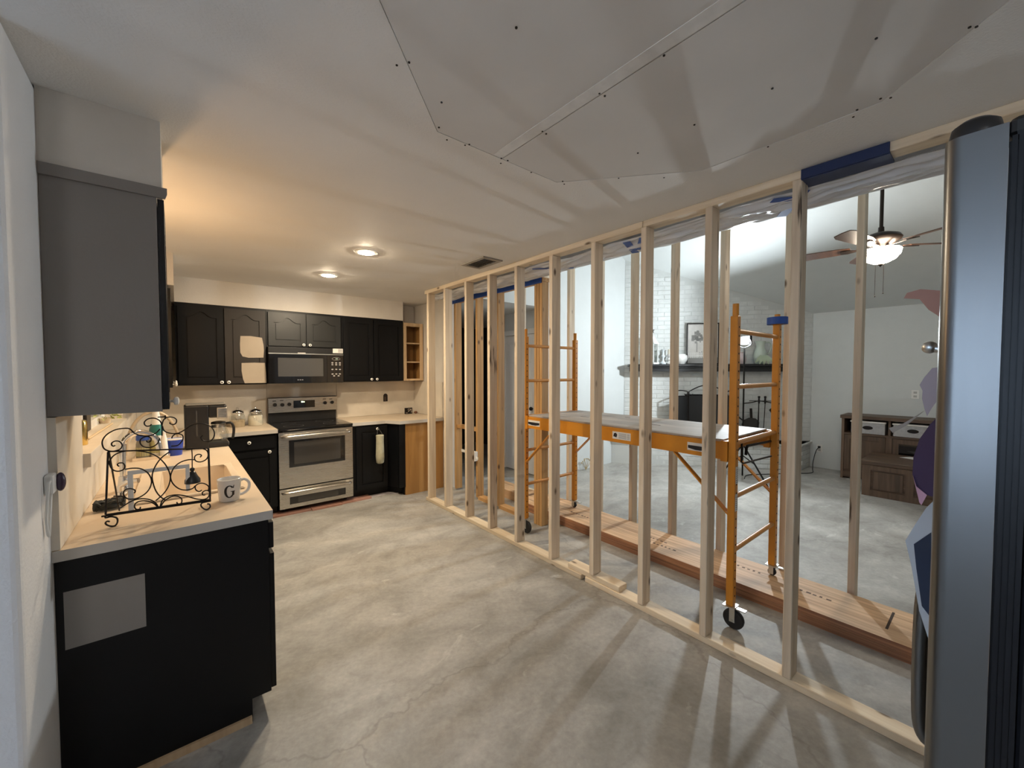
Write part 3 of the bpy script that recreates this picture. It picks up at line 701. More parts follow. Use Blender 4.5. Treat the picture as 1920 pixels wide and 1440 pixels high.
# framed print
s0 = (at_m(1289) - FA).dot(fd); s1_ = s0 + .50
pf = thing('framed_picture', 'thin black framed garden print leaning on the white brick', 'picture', fp((s0 + s1_) / 2, .04, MT))
m_ = MB()
fbox(m_, s0, s0 + .018, .045, .065, MT, MT + .67); fbox(m_, s1_ - .018, s1_, .045, .065, MT, MT + .67); fbox(m_, s0 + .018, s1_ - .018, .045, .065, MT, MT + .018); fbox(m_, s0 + .018, s1_ - .018, .045, .065, MT + .652, MT + .67)
m_.build('frame', M_dark, pf)
M_print = mat('print_paper', (.60, .58, .55), .6, var=.08, vscale=10)
fbox(MB(), s0 + .019, s1_ - .019, .048, .055, MT + .019, MT + .651).build('print', M_print, pf)
m_ = MB(); rr = random.Random(3)
for k in range(26):
    a = rr.uniform(0, 6.28); q = rr.uniform(0, .085); u, v = s0 + .16 + q * math.cos(a), MT + .44 + q * 1.1 * math.sin(a); w = rr.uniform(.01, .026)
    fbox(m_, u - w, u + w, .0555, .0558, v - w, v + w)
fbox(m_, s0 + .152, s0 + .168, .0555, .0558, MT + .20, MT + .36)
fbox(m_, s0 + .02, s1_ - .02, .0555, .0558, MT + .02, MT + .11)
for k in range(8): a = s0 + .20 + .03 * k; fbox(m_, a, a + .012, .0555, .0558, MT + .11, MT + .20 + .015 * (k % 3))
m_.build('print_ink', mat('print_ink_grey', (.30, .295, .28), .7), pf)
m_ = MB()
for k in range(14): a = s0 + .03 + k * .032; fbox(m_, a, a + .012, .0559, .0562, MT + .10, MT + .19)
fbox(m_, s0 + .03, s1_ - .03, .0559, .0562, MT + .135, MT + .147); m_.build('print_fence', M_white, pf)
# pitcher, small vase
p = at_m(1425); pt = thing('pitcher', 'pale green ceramic pitcher on the right end of the mantel', 'pitcher', p)
M_celadon = mat('celadon_glaze', (.52, .60, .53), .3)
MB().lathe([(.06, 0), (.085, .05), (.095, .12), (.075, .21), (.055, .27), (.065, .33), (.075, .36), (.068, .36), (.05, .27), (.06, .2), (.01, .1)], p, 22).build('body', M_celadon, pt, smooth=50)
MB().tube(smoothline([p + fd * .06 + Vector((0, 0, .33)), p + fd * .13 + Vector((0, 0, .34)), p + fd * .16 + Vector((0, 0, .27)), p + fd * .13 + Vector((0, 0, .18)), p + fd * .09 + Vector((0, 0, .15))]), .011, 8).build('handle', M_celadon, pt, smooth=50)
for k in range(5):
    a = -.6 + k * .28; c = p + fn * .07 + Vector((0, 0, .10)) - fd * (.04 - .02 * k)
    MB().grid(lambda u, v, c=c, a=a: c + fd * (math.sin(a) * u * .16 + (v - .5) * .05 * math.sin(math.pi * (u * .9 + .05))) + fn * (.04 + .05 * math.sin(u * 2.2)) + Vector((0, 0, .04 - u * .15 * math.cos(a))), 6, 3).build('leaf', mat('pale_leaf', (.42, .50, .36), .6), pt, smooth=60)
p = at_m(1389); tag(MB().lathe([(.05, 0), (.07, .04), (.075, .09), (.05, .15), (.03, .17), (.035, .19), (.028, .19), (.02, .15), (.01, .1)], p, 20).build('bud_vase', mat('blush_glaze', (.62, .52, .53), .3), smooth=50), 'small blush vase on the mantel beside the green pitcher', 'vase')
# fire screen on the hearth
fs = thing('fire_screen', 'black three-panel arched fire screen standing on the hearth', 'fire screen', fp(1.35, .16, HT))
M_mesh = mat('black_mesh', (.010, .010, .011), .6)
def panel(pa, pb, h0, h1, arch):
    pa, pb = Vector(pa), Vector(pb); L_ = (pb - pa)
    pts = [pa + Vector((0, 0, HT + .02)), pa + Vector((0, 0, HT + h0))]
    N_ = 12
    top = [pa + L_ * (k / N_) + Vector((0, 0, HT + h0 + (h1 - h0) * k / N_ + arch * math.sin(math.pi * k / N_))) for k in range(N_ + 1)]
    fr_ = MB().tube(pts + top[1:] + [pb + Vector((0, 0, HT + .02))], .009, 6).tube([pa + Vector((0, 0, HT + .03)), pb + Vector((0, 0, HT + .03))], .007, 6).tube([pa + Vector((0, 0, HT + h0 - .07)), pb + Vector((0, 0, HT + h1 - .07))], .006, 6)
    for sg in (0, 1):
        e = pb if sg else pa; dd = -L_.normalized() if sg else L_.normalized()
        fr_.tube([e + dd * (.01 + .05 * math.sin(t * .8)) + Vector((0, 0, HT + (h1 if sg else h0) - .068 + .06 * (1 - math.cos(t * .8)) / 1.7)) for t in (0, .5, 1, 1.5, 2)], .004, 5)
    f_ = fr_.build('panel_frame', M_iron, fs)
    MB().add([pa + Vector((0, 0, HT + .03)), pb + Vector((0, 0, HT + .03)), pb + Vector((0, 0, HT + h1 - .07)), pa + Vector((0, 0, HT + h0 - .07))], [(0, 1, 2, 3)]).prism([(0, .03), (L_.length, .03), (L_.length, h1 - .07), (0, h0 - .07)], lambda u, v, t: pa + L_.normalized() * u + Vector((0, 0, HT + v)) + L_.normalized().cross(Vector((0, 0, 1))) * t, -.002, .002).build('mesh_panel', M_mesh, f_)
def at_h(px, d): q = at_m(px, d); return Vector((q.x, q.y, 0))
c0, c1 = at_h(1290, .12), at_h(1360, .12)
panel(at_h(1262, .24), c0, .78, .78, .02); panel(c0 + fd * .02, c1, .78, .78, .105); panel(c1 + fd * .02, at_h(1386, .24), .78, .78, .02)
# fireplace tools with bellows
p = at_m(1424, .13); p.z = HT; ft = thing('fireplace_tools', 'black iron fireplace tool stand with bellows on the hearth', 'fireplace tools', p)
MB().lathe([(.09, 0), (.095, .015), (.03, .03), (.012, .04)], p, 18).tube([p + Vector((0, 0, .03)), p + Vector((0, 0, .66))], .008).build('stand', M_iron, ft, smooth=40)
MB().tube(smoothline([p - fd * .22 + Vector((0, 0, .60)), p - fd * .10 + Vector((0, 0, .615)), p + Vector((0, 0, .64)), p + fd * .12 + Vector((0, 0, .625)), p + fd * .24 + Vector((0, 0, .60))]), .008).tube([p - fd * .14 + fn * .0 + Vector((0, 0, .64)), p + fd * .2 + Vector((0, 0, .64))], .006).build('crossbar', M_iron, ft)
for k, s in enumerate((-.03, .06)):
    MB().tube([p + fd * s + fn * .03 + Vector((0, 0, .08)), p + fd * (s + .02) + fn * .03 + Vector((0, 0, .60))], .006).lathe([(.010, 0), (.016, .03), (.012, .08), (.02, .11), (.01, .12)], p + fd * (s + .02) + fn * .03 + Vector((0, 0, .60)), 10).build('poker' if k else 'fire_brush', M_iron, ft)
MB().prism([(.14, .50), (.20, .56), (.23, .50), (.19, .43)], lambda u, v, t: p + fd * u + Vector((0, 0, v)) + fn * t, .02, .04).build('tongs', M_iron, ft)
p2 = at_m(1402, .10); p2.z = HT; be = MB().prism([(.02, .0), (.05, 0), (.075, .10), (.16, .22), (.17, .30), (.12, .36), (.03, .37), (-.05, .33), (-.08, .26), (-.03, .15), (.0, .10)], lambda u, v, t: p2 + fd * u + Vector((0, 0, v)) + fn * t, 0, .05).build('bellows', mat('dark_leather', (.03, .027, .025), .6), ft, bevel=.006)
MB().bar(p2 + fd * .06 + fn * .02 + Vector((0, 0, .36)), p2 + fd * .05 + fn * .02 + Vector((0, 0, .52)), .035, .02).bar(p2 - fd * .06 + fn * .02 + Vector((0, 0, .32)), p2 - fd * .16 + fn * .02 + Vector((0, 0, .40)), .03, .02).build('handle', M_iron, be, bevel=.004)
# outlets on the living room wall
def outlet(y, z, label):
    o = thing('wall_outlet', label, 'outlet', (XR - .004, y, z - .06))
    B(XR - .006, XR, y - .038, y + .038, z - .06, z + .06).build('cover_plate', M_white, o, bevel=.002)
    for dz in (-.026, .026): B(XR - .008, XR - .006, y - .017, y + .017, z + dz - .014, z + dz + .014).build('socket', mat('socket_grey', (.45, .45, .44), .5), o)
outlet(.73, 1.195, 'white double outlet plate on the wall above the storage console')
outlet(1.78, .30, 'white outlet plate near the floor with a black plug in it')
tag(MB().box(XR - .035, XR - .008, 1.765, 1.795, .31, .34).tube(smoothline([(XR - .03, 1.78, .32), (XR - .10, 1.80, .27), (7.55, 1.81, .12), (7.45, 1.79, .02), (7.2, 1.75, .008), (6.9, 1.95, .008), (6.6, 2.15, .008), (6.35, 2.30, .008), (6.1, 2.25, .008)]), .006, 6).build('power_cord', M_rubber, smooth=50), 'black power cord running along the hearth to the outlet', 'cord')
# storage console
KX0, KX1, KY0, KY1, KH = 7.27, 7.70, -.35, 1.42, .895
kc = thing('storage_console', 'long rustic brown console with an open shelf above panelled doors', 'console', (7.48, .5, 0))
B(KX0 - .02, KX1, KY0 - .02, KY1 + .015, KH - .045, KH).build('top', M_rustic, kc, bevel=.004)
M_rusticz = wood('rustic_brown_upright', (.13, .08, .05), (.062, .038, .023), 'Z', rough=.5, knots=False)
for y in (KY0, KY1 - .03): B(KX0, KX1, y, y + .03, .0, KH - .045).build('side_panel', M_rusticz, kc)
B(KX0 + .0, KX1, KY0 + .03, KY1 - .03, .625, .65).build('shelf', M_rustic, kc)
B(KX0 + .02, KX1, KY0 + .03, KY1 - .03, .10, .13).build('bottom_board', M_rustic, kc)
B(KX1 - .012, KX1, KY0 + .03, KY1 - .03, .13, .845).build('back_panel', mat('console_back', (.06, .045, .035), .7), kc)
B(KX0 + .005, KX0 + .03, KY0 + .03, KY1 - .03, .02, .10).build('toe_rail', M_rustic, kc)
for y in (.92, .36): B(KX0 + .004, KX0 + .03, y - .03, y + .03, .13, .625).build('stile', M_rusticz, kc); B(KX0 + .02, KX1, y - .012, y + .012, .65, KH - .045).build('divider', M_rusticz, kc)
for ya, yb in ((.955, 1.385), (.395, .885), (-.315, .325)):
    if (ya, yb) == (.395, .885):
        d_ = MB().prism([(ya, .135), (yb, .135), (yb, .62), (ya, .62)], YZ, KX0 + .002, KX0 + .024, [[(ya + .06, .20), (yb - .06, .20), (yb - .06, .56), (ya + .06, .56)]]).build('door', M_rusticz, kc)
        B(KX0 + .012, KX0 + .016, ya + .06, yb - .06, .20, .56).build('pane', M_bglass, d_)
    else:
        d_ = MB().prism([(ya, .135), (yb, .135), (yb, .62), (ya, .62)], YZ, KX0 + .002, KX0 + .024, [[(ya + .06, .20), (yb - .06, .20), (yb - .06, .56), (ya + .06, .56)]]).build('door', M_rusticz, kc)
        B(KX0 + .010, KX0 + .020, ya + .06, yb - .06, .20, .56).build('door_panel', M_rusticz, d_, bevel=.003)
M_bin = mat('grey_felt', (.40, .40, .41), .9, bump=.3, bscale=160, var=.1, vscale=30)
for (ya, yb, lb_) in ((.955, 1.33, 'grey fabric bin with a white lid on the console shelf beside the end panel'), (.50, .895, 'grey fabric bin with a white lid on the middle of the console shelf')):
    b_ = thing('storage_bin', lb_, 'storage bin', (7.45, (ya + yb) / 2, .6505))
    q = MB().prism([(KX0 + .03, ya + .01), (KX1 - .03, ya + .01), (KX1 - .03, yb - .01), (KX0 + .03, yb - .01)], XY, .6505, .80).build('body', M_bin, b_, bevel=.006)
    MB().box(KX0 + .022, KX1 - .02, ya, yb, .801, .825).build('lid', M_white, b_, bevel=.006)
    yc = (ya + yb) / 2
    MB().prism([(yc + .055 * math.cos(t * math.pi / 8), .735 + .026 * math.sin(t * math.pi / 8)) for t in range(16)], YZ, KX0 + .0265, KX0 + .0295).build('grip', M_dark, b_)
# blanket chest
CX0, CX1, CY0, CY1 = 6.45, 7.19, .20, 1.06
ch = thing('wooden_chest', 'low brown panelled storage chest in front of the console', 'chest', (6.8, .63, 0))
B(CX0 + .02, CX1, CY0 + .02, CY1 - .02, .0, .375).build('body', M_rustic, ch)
B(CX0 - .005, CX1 + .01, CY0 - .005, CY1 + .01, .378, .43).build('lid', M_rustic, ch, bevel=.008)
m_ = MB().prism([(CY0 + .01, .0), (CY1 - .01, .0), (CY1 - .01, .375), (CY0 + .01, .375)], YZ, CX0 + .002, CX0 + .0195, [[(CY0 + .09, .07), (.595, .07), (.595, .32), (CY0 + .09, .32)], [(.665, .07), (CY1 - .09, .07), (CY1 - .09, .32), (.665, .32)]])
m_.build('front_frame', M_rusticz, ch)
for a, b in ((CY0 + .11, .575), (.685, CY1 - .11)): B(CX0 + .010, CX0 + .0195, a, b, .09, .30).build('front_panel', M_rusticz, ch, bevel=.004)
tag(MB().add([(6.85, .48, .432), (6.98, .78, .432), (7.12, .70, .432), (7.0, .42, .432), (6.85, .48, .4308), (6.98, .78, .4308), (7.12, .70, .4308), (7.0, .42, .4308)], [(0, 1, 2, 3), (7, 6, 5, 4), (0, 4, 5, 1), (1, 5, 6, 2), (2, 6, 7, 3), (3, 7, 4, 0)]).build('paper_sheet', M_white), 'white sheet of paper lying on the wooden chest', 'paper')
# grade stamps on the beam: rows of short ink dashes
m_ = MB(); rr = random.Random(9)
for (y0, x0, n) in ((1.95, 3.02, 10), (2.00, 3.10, 8), (1.20, 3.14, 5), (2.75, 3.05, 7), (.80, 3.10, 5)):
    for k in range(n): a = y0 - k * .035; m_.box(x0, x0 + rr.uniform(.012, .022), a - rr.uniform(.012, .026), a, .0881, .0885)
m_.build('grade_stamp', mat('stamp_ink', (.10, .055, .035), .8), lb)
# dried sprig lying at the foot of the white wall
m_ = MB(); sp = Vector((4.78, 4.0, .0))
for k in range(9):
    a = -1.2 + k * .3; e = sp + Vector((.05 * math.sin(a) * 2, -.01 * (k % 3), .06 + .12 * math.cos(a * .8)))
    m_.tube([sp + Vector((0, 0, .004)), (sp + e) / 2 + Vector((0, -.01, .01)), e], .003, 5).ball(e, .011, 8, 6)
tag(m_.build('dried_sprig', mat('straw', (.45, .36, .20), .8)), 'small dried straw sprig at the foot of the white living room wall', 'dried flower')
# ================================================================== kitchen cabinets
def door(par, u0, u1, v0, v1, to3, arch=True, name='door', m=M_black, fw_=.055):
    """frame-and-panel door; to3(u, v, t) with t=0 the front face and t>0 into the cabinet"""
    a, b, c, d = u0 + fw_, u1 - fw_, v0 + fw_, v1 - fw_
    def ring(g):
        if not arch: return [(a + g, c + g), (b - g, c + g), (b - g, d - g), (a + g, d - g)]
        sh = d - .055; pts = [(a + g, c + g), (b - g, c + g), (b - g, sh - g)]
        for k in range(1, 12):
            t = k / 12; x = (b - g) + ((a + g) - (b - g)) * t
            w = max(0, min(1, (abs(.5 - t) - .0) / .36)); pts.append((x, sh - g + .055 * (.5 + .5 * math.cos(math.pi * w))))
        return pts + [(a + g, sh - g)]
    mb = MB().prism([(u0, v0), (u1, v0), (u1, v1), (u0, v1)], to3, 0, .012, [ring(0)])
    mb.prism([(u0, v0), (u1, v0), (u1, v1), (u0, v1)], to3, .0121, .019)
    mb.prism(ring(.018), to3, .003, .012)
    return mb.build(name, m, par)
def faceY(yf): return lambda u, v, t: Vector((u, yf + t, v))
def faceX(xf): return lambda u, v, t: Vector((xf - t, u, v))
def knobY(par, x, z, yf):
    return MB().lathe([(.005, .0), (.005, -.012), (.0135, -.014), (.017, -.020), (.0155, -.026), (.007, -.030), (.0068, -.0285), (.001, -.0285)], (x, yf, z), 16, 'Y').build('knob', M_knob, par, smooth=50, mats=[M_dark], fmat=lambda k, s, f: 1 if all(s.v[i].y < yf - .028 and (Vector((s.v[i].x, s.v[i].z)) - Vector((x, z))).length < .0072 for i in f) else 0)
def knobX(par, y, z, xf):
    return MB().lathe([(.005, 0), (.005, .012), (.0135, .014), (.017, .020), (.0155, .026), (.007, .030)], (xf, y, z), 16, 'X').build('knob', M_knob, par, smooth=50)

YU = 5.121
# upper cabinet left of the microwave, one door with paint samples
c1 = thing('upper_cabinet', 'black wall cabinet with two tan paint samples on one door', 'cabinet', (.385, 5.28, 1.372), 'black wall cabinets on the back wall')
B(.0, .766, YU + .0205, YB - .001, 1.372, 2.188).build('body', M_black, c1)
d_ = door(c1, .02, .384, 1.385, 2.165, faceY(YU)); knobY(d_, .361, 1.40, YU)
d_ = door(c1, .394, .758, 1.385, 2.165, faceY(YU), m=M_brownblk); knobY(d_, .42, 1.40, YU)
def swatch(pts, par): MB().prism(pts, lambda u, v, t: Vector((u, YU + t, v)), -.0012, .0019).build('paint_sample', M_swatch, par)
swatch([(.530, 1.885), (.62, 1.889), (.725, 1.876), (.738, 1.80), (.741, 1.74), (.735, 1.662), (.60, 1.657), (.545, 1.67), (.526, 1.71), (.524, 1.80)], d_)
swatch([(.535, 1.60), (.65, 1.606), (.748, 1.604), (.756, 1.50), (.757, 1.386), (.56, 1.386), (.545, 1.43), (.533, 1.52)], d_)
c2 = thing('upper_cabinet', 'short black wall cabinet above the microwave', 'cabinet', (1.16, 5.28, 1.785), 'black wall cabinets on the back wall')
B(.768, 1.558, YU + .0205, YB - .001, 1.782, 2.188).build('body', M_black, c2)
M_blk2 = mat('black_cabinet_paint_worn', (.012, .013, .013), .4)
d_ = door(c2, .785, 1.160, 1.795, 2.165, faceY(YU), m=M_blk2); knobY(d_, 1.133, 1.814, YU)
d_ = door(c2, 1.170, 1.545, 1.795, 2.165, faceY(YU), m=M_blk2); knobY(d_, 1.20, 1.814, YU)
c3 = thing('upper_cabinet', 'black double-door wall cabinet beside the open corner shelf', 'cabinet', (1.96, 5.28, 1.385), 'black wall cabinets on the back wall')
B(1.560, 2.36, YU + .0205, YB - .001, 1.385, 2.188).build('body', M_black, c3)
d_ = door(c3, 1.58, 1.945, 1.395, 2.165, faceY(YU), arch=False); knobY(d_, 1.915, 1.411, YU)
d_ = door(c3, 1.955, 2.345, 1.395, 2.165, faceY(YU), arch=False); knobY(d_, 1.985, 1.411, YU)
# open corner shelf in raw wood
os_ = thing('corner_shelf', 'open unpainted three-tier wooden shelf beside the black cabinets', 'shelf', (2.51, 5.28, 1.385))
B(2.362, 2.40, YU, YU + .02, 1.385, 2.165).build('stile', M_raw, os_); B(2.60, 2.645, YU, YU + .02, 1.385, 2.165).build('stile', M_raw, os_)
B(2.40, 2.60, YU, YU + .02, 2.12, 2.165).build('rail', M_raw, os_); B(2.40, 2.60, YU, YU + .02, 1.385, 1.41).build('rail', M_raw, os_)
MB().box(2.362, 2.375, YU + .02, YB - .02, 1.385, 2.165).box(2.63, 2.644, YU + .02, YB - .02, 1.385, 2.165).box(2.375, 2.63, YB - .03, YB - .018, 1.385, 2.165).build('carcass', M_oak, os_)
for z in (1.392, 1.63, 1.885, 2.14): MB().prism([(2.376, YU + .021), (2.629, YU + .021), (2.629, YB - .031), (2.376, YB - .031)], XY, z, z + .015).build('shelf_board', M_raw, os_)

# left upper cabinets
cl = thing('upper_cabinet', 'grey-sided wall cabinet hung on the white wall above the sink counter', 'cabinet', (-.18, 2.17, 1.365))
B(XW + .001, -.043, YN, 2.33, 1.365, 2.197).build('body', M_taupe, cl)
MB().prism([(XW + .001, 2.158), (-.018, 2.158), (-.012, 2.175), (-.012, 2.1965), (XW + .001, 2.1965)], XZ, YN - .010, YN).build('crown_strip', M_taupe, cl)
d_ = door(cl, YN + .002, 2.325, 1.372, 2.155, faceX(-.022), m=M_black); knobX(d_, 2.06, 1.40, -.022)
cm = thing('upper_cabinet', 'black wall cabinet in the corner past the sink window', 'cabinet', (-.17, 4.6, 1.372))
B(XW + .001, -.043, 4.16, YU + .30, 1.372, 2.188).build('body', M_black, cm)
d_ = door(cm, 4.17, 4.62, 1.385, 2.165, faceX(-.022)); knobX(d_, 4.22, 1.41, -.022)
d_ = door(cm, 4.63, 5.07, 1.385, 2.165, faceX(-.022)); knobX(d_, 5.02, 1.41, -.022)

# base cabinets of the sink run
def base_x(name, label, y0, y1, nd, end=False):
    o = thing(name, label, 'cabinet', (0, (y0 + y1) / 2, 0))
    pr_ = [(XW + .001, 0), (.225, 0), (.225, .10), (.297, .10), (.297, .875), (XW + .001, .875)]
    if nd == 1: MB().prism(pr_, XZ, y0, y1).build('body', M_black, o)
    else: MB().prism(pr_, XZ, y0, y0 + .018).prism(pr_, XZ, y1 - .018, y1).box(XW + .001, XW + .015, y0 + .018, y1 - .018, 0, .875).box(XW + .015, .225, y0 + .018, y1 - .018, .10, .118).box(.278, .297, y0 + .018, y1 - .018, .10, .875).build('body', M_black, o)
    w = (y1 - y0) / nd
    for k in range(nd):
        a, b = y0 + k * w + .008, y0 + (k + 1) * w - .008
        d = B(.298, .318, a, b, .735, .852).build('drawer_front', M_black, o, bevel=.004); knobX(d, (a + b) / 2, .79, .318)
        d = door(o, a, b, .108, .712, faceX(.318), arch=False); knobX(d, b - .04 if k % 2 == 0 else a + .04, .66, .318)
    return o
e1 = base_x('base_cabinet', 'black end base cabinet with a grey paint sample on its side', YN + .02, 2.42, 1)
B(XW + .02, -.106, YN + .0188, YN + .0205, .557, .759).build('paint_sample', M_greyp, e1)
B(XW + .002, .222, YN + .008, YN + .0205, .0, .030).build('base_trim', M_raw, e1)
base_x('base_cabinet', 'black double base cabinet under the kitchen sink', 2.422, 3.35, 2)
base_x('base_cabinet', 'black base cabinet below the coffee maker', 3.352, 4.10, 1)
YF = 4.77
bl = thing('base_cabinet', 'black base cabinet with one drawer beside the steel range', 'cabinet', (.55, 5.1, 0))
MB().prism([(YF + .02, .10), (YF + .085, .10), (YF + .085, 0), (YB - .001, 0), (YB - .001, .875), (YF + .02, .875)], lambda u, v, t: Vector((t, u, v)), XW + .001, .792).build('body', M_black, bl)
d_ = B(.375, .775, YF, YF + .02, .725, .855).build('drawer_front', M_black, bl, bevel=.006); knobY(d_, .545, .80, YF)
d_ = door(bl, .375, .775, .11, .705, faceY(YF), arch=False); knobY(d_, .72, .69, YF)
br = thing('base_cabinet', 'black base cabinet right of the range with an oak end panel', 'cabinet', (2.1, 5.0, 0))
MB().prism([(1.562, YF + .02), (1.985, YF + .02), (2.05, 4.64), (2.05, 4.60), (2.13, 4.60), (2.13, YB - .001), (1.562, YB - .001)], XY, .10, .875).build('body', M_black, br)
MB().prism([(1.562, YF + .10), (2.02, YF + .10), (2.12, 4.70), (2.12, 4.62), (2.20, 4.62), (2.20, YB - .02), (1.562, YB - .02)], XY, .0, .10).build('toe_kick', M_black, br)
d_ = door(br, 1.60, 1.975, .115, .855, faceY(YF), arch=False); knobY(d_, 1.845, .823, YF)
B(2.131, 2.655, 4.60, 4.618, .0, .875).build('end_panel', M_oak, br)
B(2.131, 2.655, 4.619, YB - .001, .0, .875).build('carcass', M_oak, br)

# countertops
SX0, SX1, SY0, SY1 = -.165, .262, 2.46, 3.17
ct = tag(MB().prism([(XW + .001, YN - .008), (.311, YN - .008), (.311, 4.74), (.795, 4.74), (.795, YB - .016), (XW + .001, YB - .016)], XY, .876, .914, [[(SX0 + .02, SY0 + .02), (SX1 - .02, SY0 + .02), (SX1 - .02, SY1 - .02), (SX0 + .02, SY1 - .02)]]).build('countertop', M_lam, mats=[M_lamedge], fmat=lambda k, s, f: 0 if min(s.v[i].z for i in f) > .91 else 1), 'L-shaped tan laminate countertop with the sink cut into it', 'countertop')
ct2 = tag(MB().prism([(1.560, 4.765), (1.955, 4.765), (2.05, 4.57), (2.643, 4.57), (2.643, YB - .016), (1.560, YB - .016)], XY, .876, .914).build('countertop', M_lam, mats=[M_lamedge], fmat=lambda k, s, f: 0 if min(s.v[i].z for i in f) > .91 else 1), 'tan laminate countertop between the range and the old wall', 'countertop')

# sink
sk = thing('kitchen_sink', 'bisque drop-in kitchen sink in the laminate counter', 'sink', (.05, 2.8, .72))
mb = MB().prism([(SX0, SY0), (SX1, SY0), (SX1, SY1), (SX0, SY1)], XY, .9145, .926, [[(SX0 + .09, SY0 + .035), (SX1 - .035, SY0 + .035), (SX1 - .035, SY1 - .035), (SX0 + .09, SY1 - .035)]])
mb.build('rim', M_bisque, sk, bevel=.004)
a, b, c, d = SX0 + .09, SX1 - .035, SY0 + .035, SY1 - .035
bs = MB()
rg = []
for (g, z) in ((0, .924), (.004, .90), (.015, .76), (.04, .735), (.14, .73)):
    rg.append([(a + g, c + g, z), (b - g, c + g, z), (b - g, d - g, z), (a + g, d - g, z)])
bs.add([p for r in rg for p in r], [(i * 4 + k, i * 4 + (k + 1) % 4, (i + 1) * 4 + (k + 1) % 4, (i + 1) * 4 + k) for i in range(4) for k in range(4)] + [(16, 17, 18, 19)])
bs.build('basin', M_bisque, sk, smooth=50)
MB().lathe([(.045, .7305), (.045, .734), (.03, .733)], ((a + b) / 2, (c + d) / 2, 0), 18).build('drain', M_chrome, sk)
fc = thing('faucet', 'chrome kitchen faucet with a gooseneck spout behind the sink', 'faucet', (-.215, 2.80, .9145))
MB().lathe([(.032, .9145), (.032, .93), (.022, .945), (.018, .99)], (-.215, 2.80, 0), 18).build('base', M_chrome, fc, smooth=40)
MB().tube(smoothline([(-.215, 2.80, .98), (-.215, 2.80, 1.10), (-.205, 2.80, 1.17), (-.15, 2.80, 1.205), (-.09, 2.80, 1.17), (-.075, 2.80, 1.11)]), .013, 12).build('spout', M_chrome, fc, smooth=50)
MB().tube([(-.215, 2.69, .93), (-.215, 2.69, .965), (-.19, 2.66, .985), (-.15, 2.64, .99)], .012, 10).lathe([(.024, .9145), (.022, .935), (.01, .94)], (-.215, 2.69, 0), 14).build('lever', M_chrome, fc, smooth=50)

# ------------------------------------------------------------------ range
rx0, rx1, ry = .803, 1.553, 4.755
rg_ = thing('kitchen_range', 'stainless steel electric range with a black glass cooktop', 'range', (1.18, 5.05, .02))
B(rx0 + .004, rx1 - .004, ry + .04, 5.40, .06, .892).build('body', M_bplast, rg_)
for x in (rx0 + .06, rx1 - .06):
    for y in (ry + .10, 5.33): MB().lathe([(.018, .0205), (.018, .06)], (x, y, 0), 10).build('foot', M_bplast, rg_)
MB().prism([(rx0 - .002, ry - .012), (rx1 + .002, ry - .012), (rx1 + .002, 5.36), (rx0 - .002, 5.36)], XY, .893, .915).build('cooktop', M_bglass, rg_, bevel=.004)
for (x, y, r) in ((.98, 4.93, .10), (1.37, 4.93, .085), (.98, 5.20, .075), (1.37, 5.20, .10)):
    MB().lathe([(r, .9152), (r, .9158), (r - .004, .9158), (r - .004, .9152)], (x, y, 0), 32, cap=False).build('burner_ring', mat('burner_grey', (.06, .06, .062), .3), rg_)
def R_(q, dy=0): p = onY(q, ry + dy); return p.x, p.z
wx0, wz1 = R_((541.5, 826)); wx1, wz0 = R_((647.5, 863)); 
dr = MB().prism([(rx0, .285), (rx1, .285), (rx1, .872), (rx0, .872)], XZ, ry, ry + .039, [[(wx0, wz0), (wx1, wz0), (wx1, wz1), (wx0, wz1)]]).build('oven_door', M_steel, rg_)
B(wx0, wx1, ry + .006, ry + .030, wz0, wz1).build('oven_window', M_bglass, dr)
B(wx0 + .05, wx1 - .05, ry + .0045, ry + .0059, wz0 + .03, wz1 - .025).build('window_screen', mat('oven_window_film', (.05, .046, .042), .12, spec=.6), dr)
MB().tube(smoothline([(rx0 + .035, ry, .825), (rx0 + .05, ry - .04, .825), (rx0 + .12, ry - .052, .828), ((rx0 + rx1) / 2, ry - .056, .832), (rx1 - .12, ry - .052, .828), (rx1 - .05, ry - .04, .825), (rx1 - .035, ry, .825)]), .0155, 12).build('handle', M_steel, dr, smooth=50)
B(rx0 + .04, rx1 - .03, ry - .001, ry + .01, .876, .886).build('vent_slot', M_bplast, rg_)
dwx0, dz1 = wx0, .182; dz0 = .105
dw = MB().prism([(rx0, .066), (rx1, .066), (rx1, .272), (rx0, .272)], XZ, ry, ry + .039, [[(dwx0, dz0), (wx1, dz0), (wx1, dz1), (dwx0, dz1)]]).build('warming_drawer', M_steel, rg_)
B(dwx0, wx1, ry + .006, ry + .030, dz0, dz1).build('drawer_window', M_bglass, dw)
B(dwx0 + .08, wx1 - .08, ry + .0045, ry + .0059, dz0 + .01, dz1 - .008).build('window_screen', MATS['oven_window_film'], dw)
MB().tube(smoothline([(rx0 + .03, ry, .235), (rx0 + .045, ry - .035, .235), (rx0 + .12, ry - .048, .238), ((rx0 + rx1) / 2, ry - .052, .241), (rx1 - .12, ry - .048, .238), (rx1 - .045, ry - .035, .235), (rx1 - .03, ry, .235)]), .0145, 12).build('handle', M_steel, dw, smooth=50)
bgY = 5.325
bg = MB().prism([(bgY + .035, .915), (5.40, .915), (5.40, 1.205), (bgY + .012, 1.205), (bgY, 1.195), (bgY, 1.035), (bgY + .035, 1.03)], lambda u, v, t: Vector((t, u, v)), rx0 + .002, rx1 - .002).build('backguard', M_bplast, rg_, bevel=.003)
B(rx0, rx1, bgY - .004, bgY - .0005, 1.033, 1.198).build('control_panel', M_steel, bg, bevel=.0015)
dx0 = onY((550, 752), bgY).x; dx1 = onY((590, 752), bgY).x
dp = B(dx0, dx1, bgY - .007, bgY - .0042, 1.078, 1.165).build('display', M_bglass, bg)
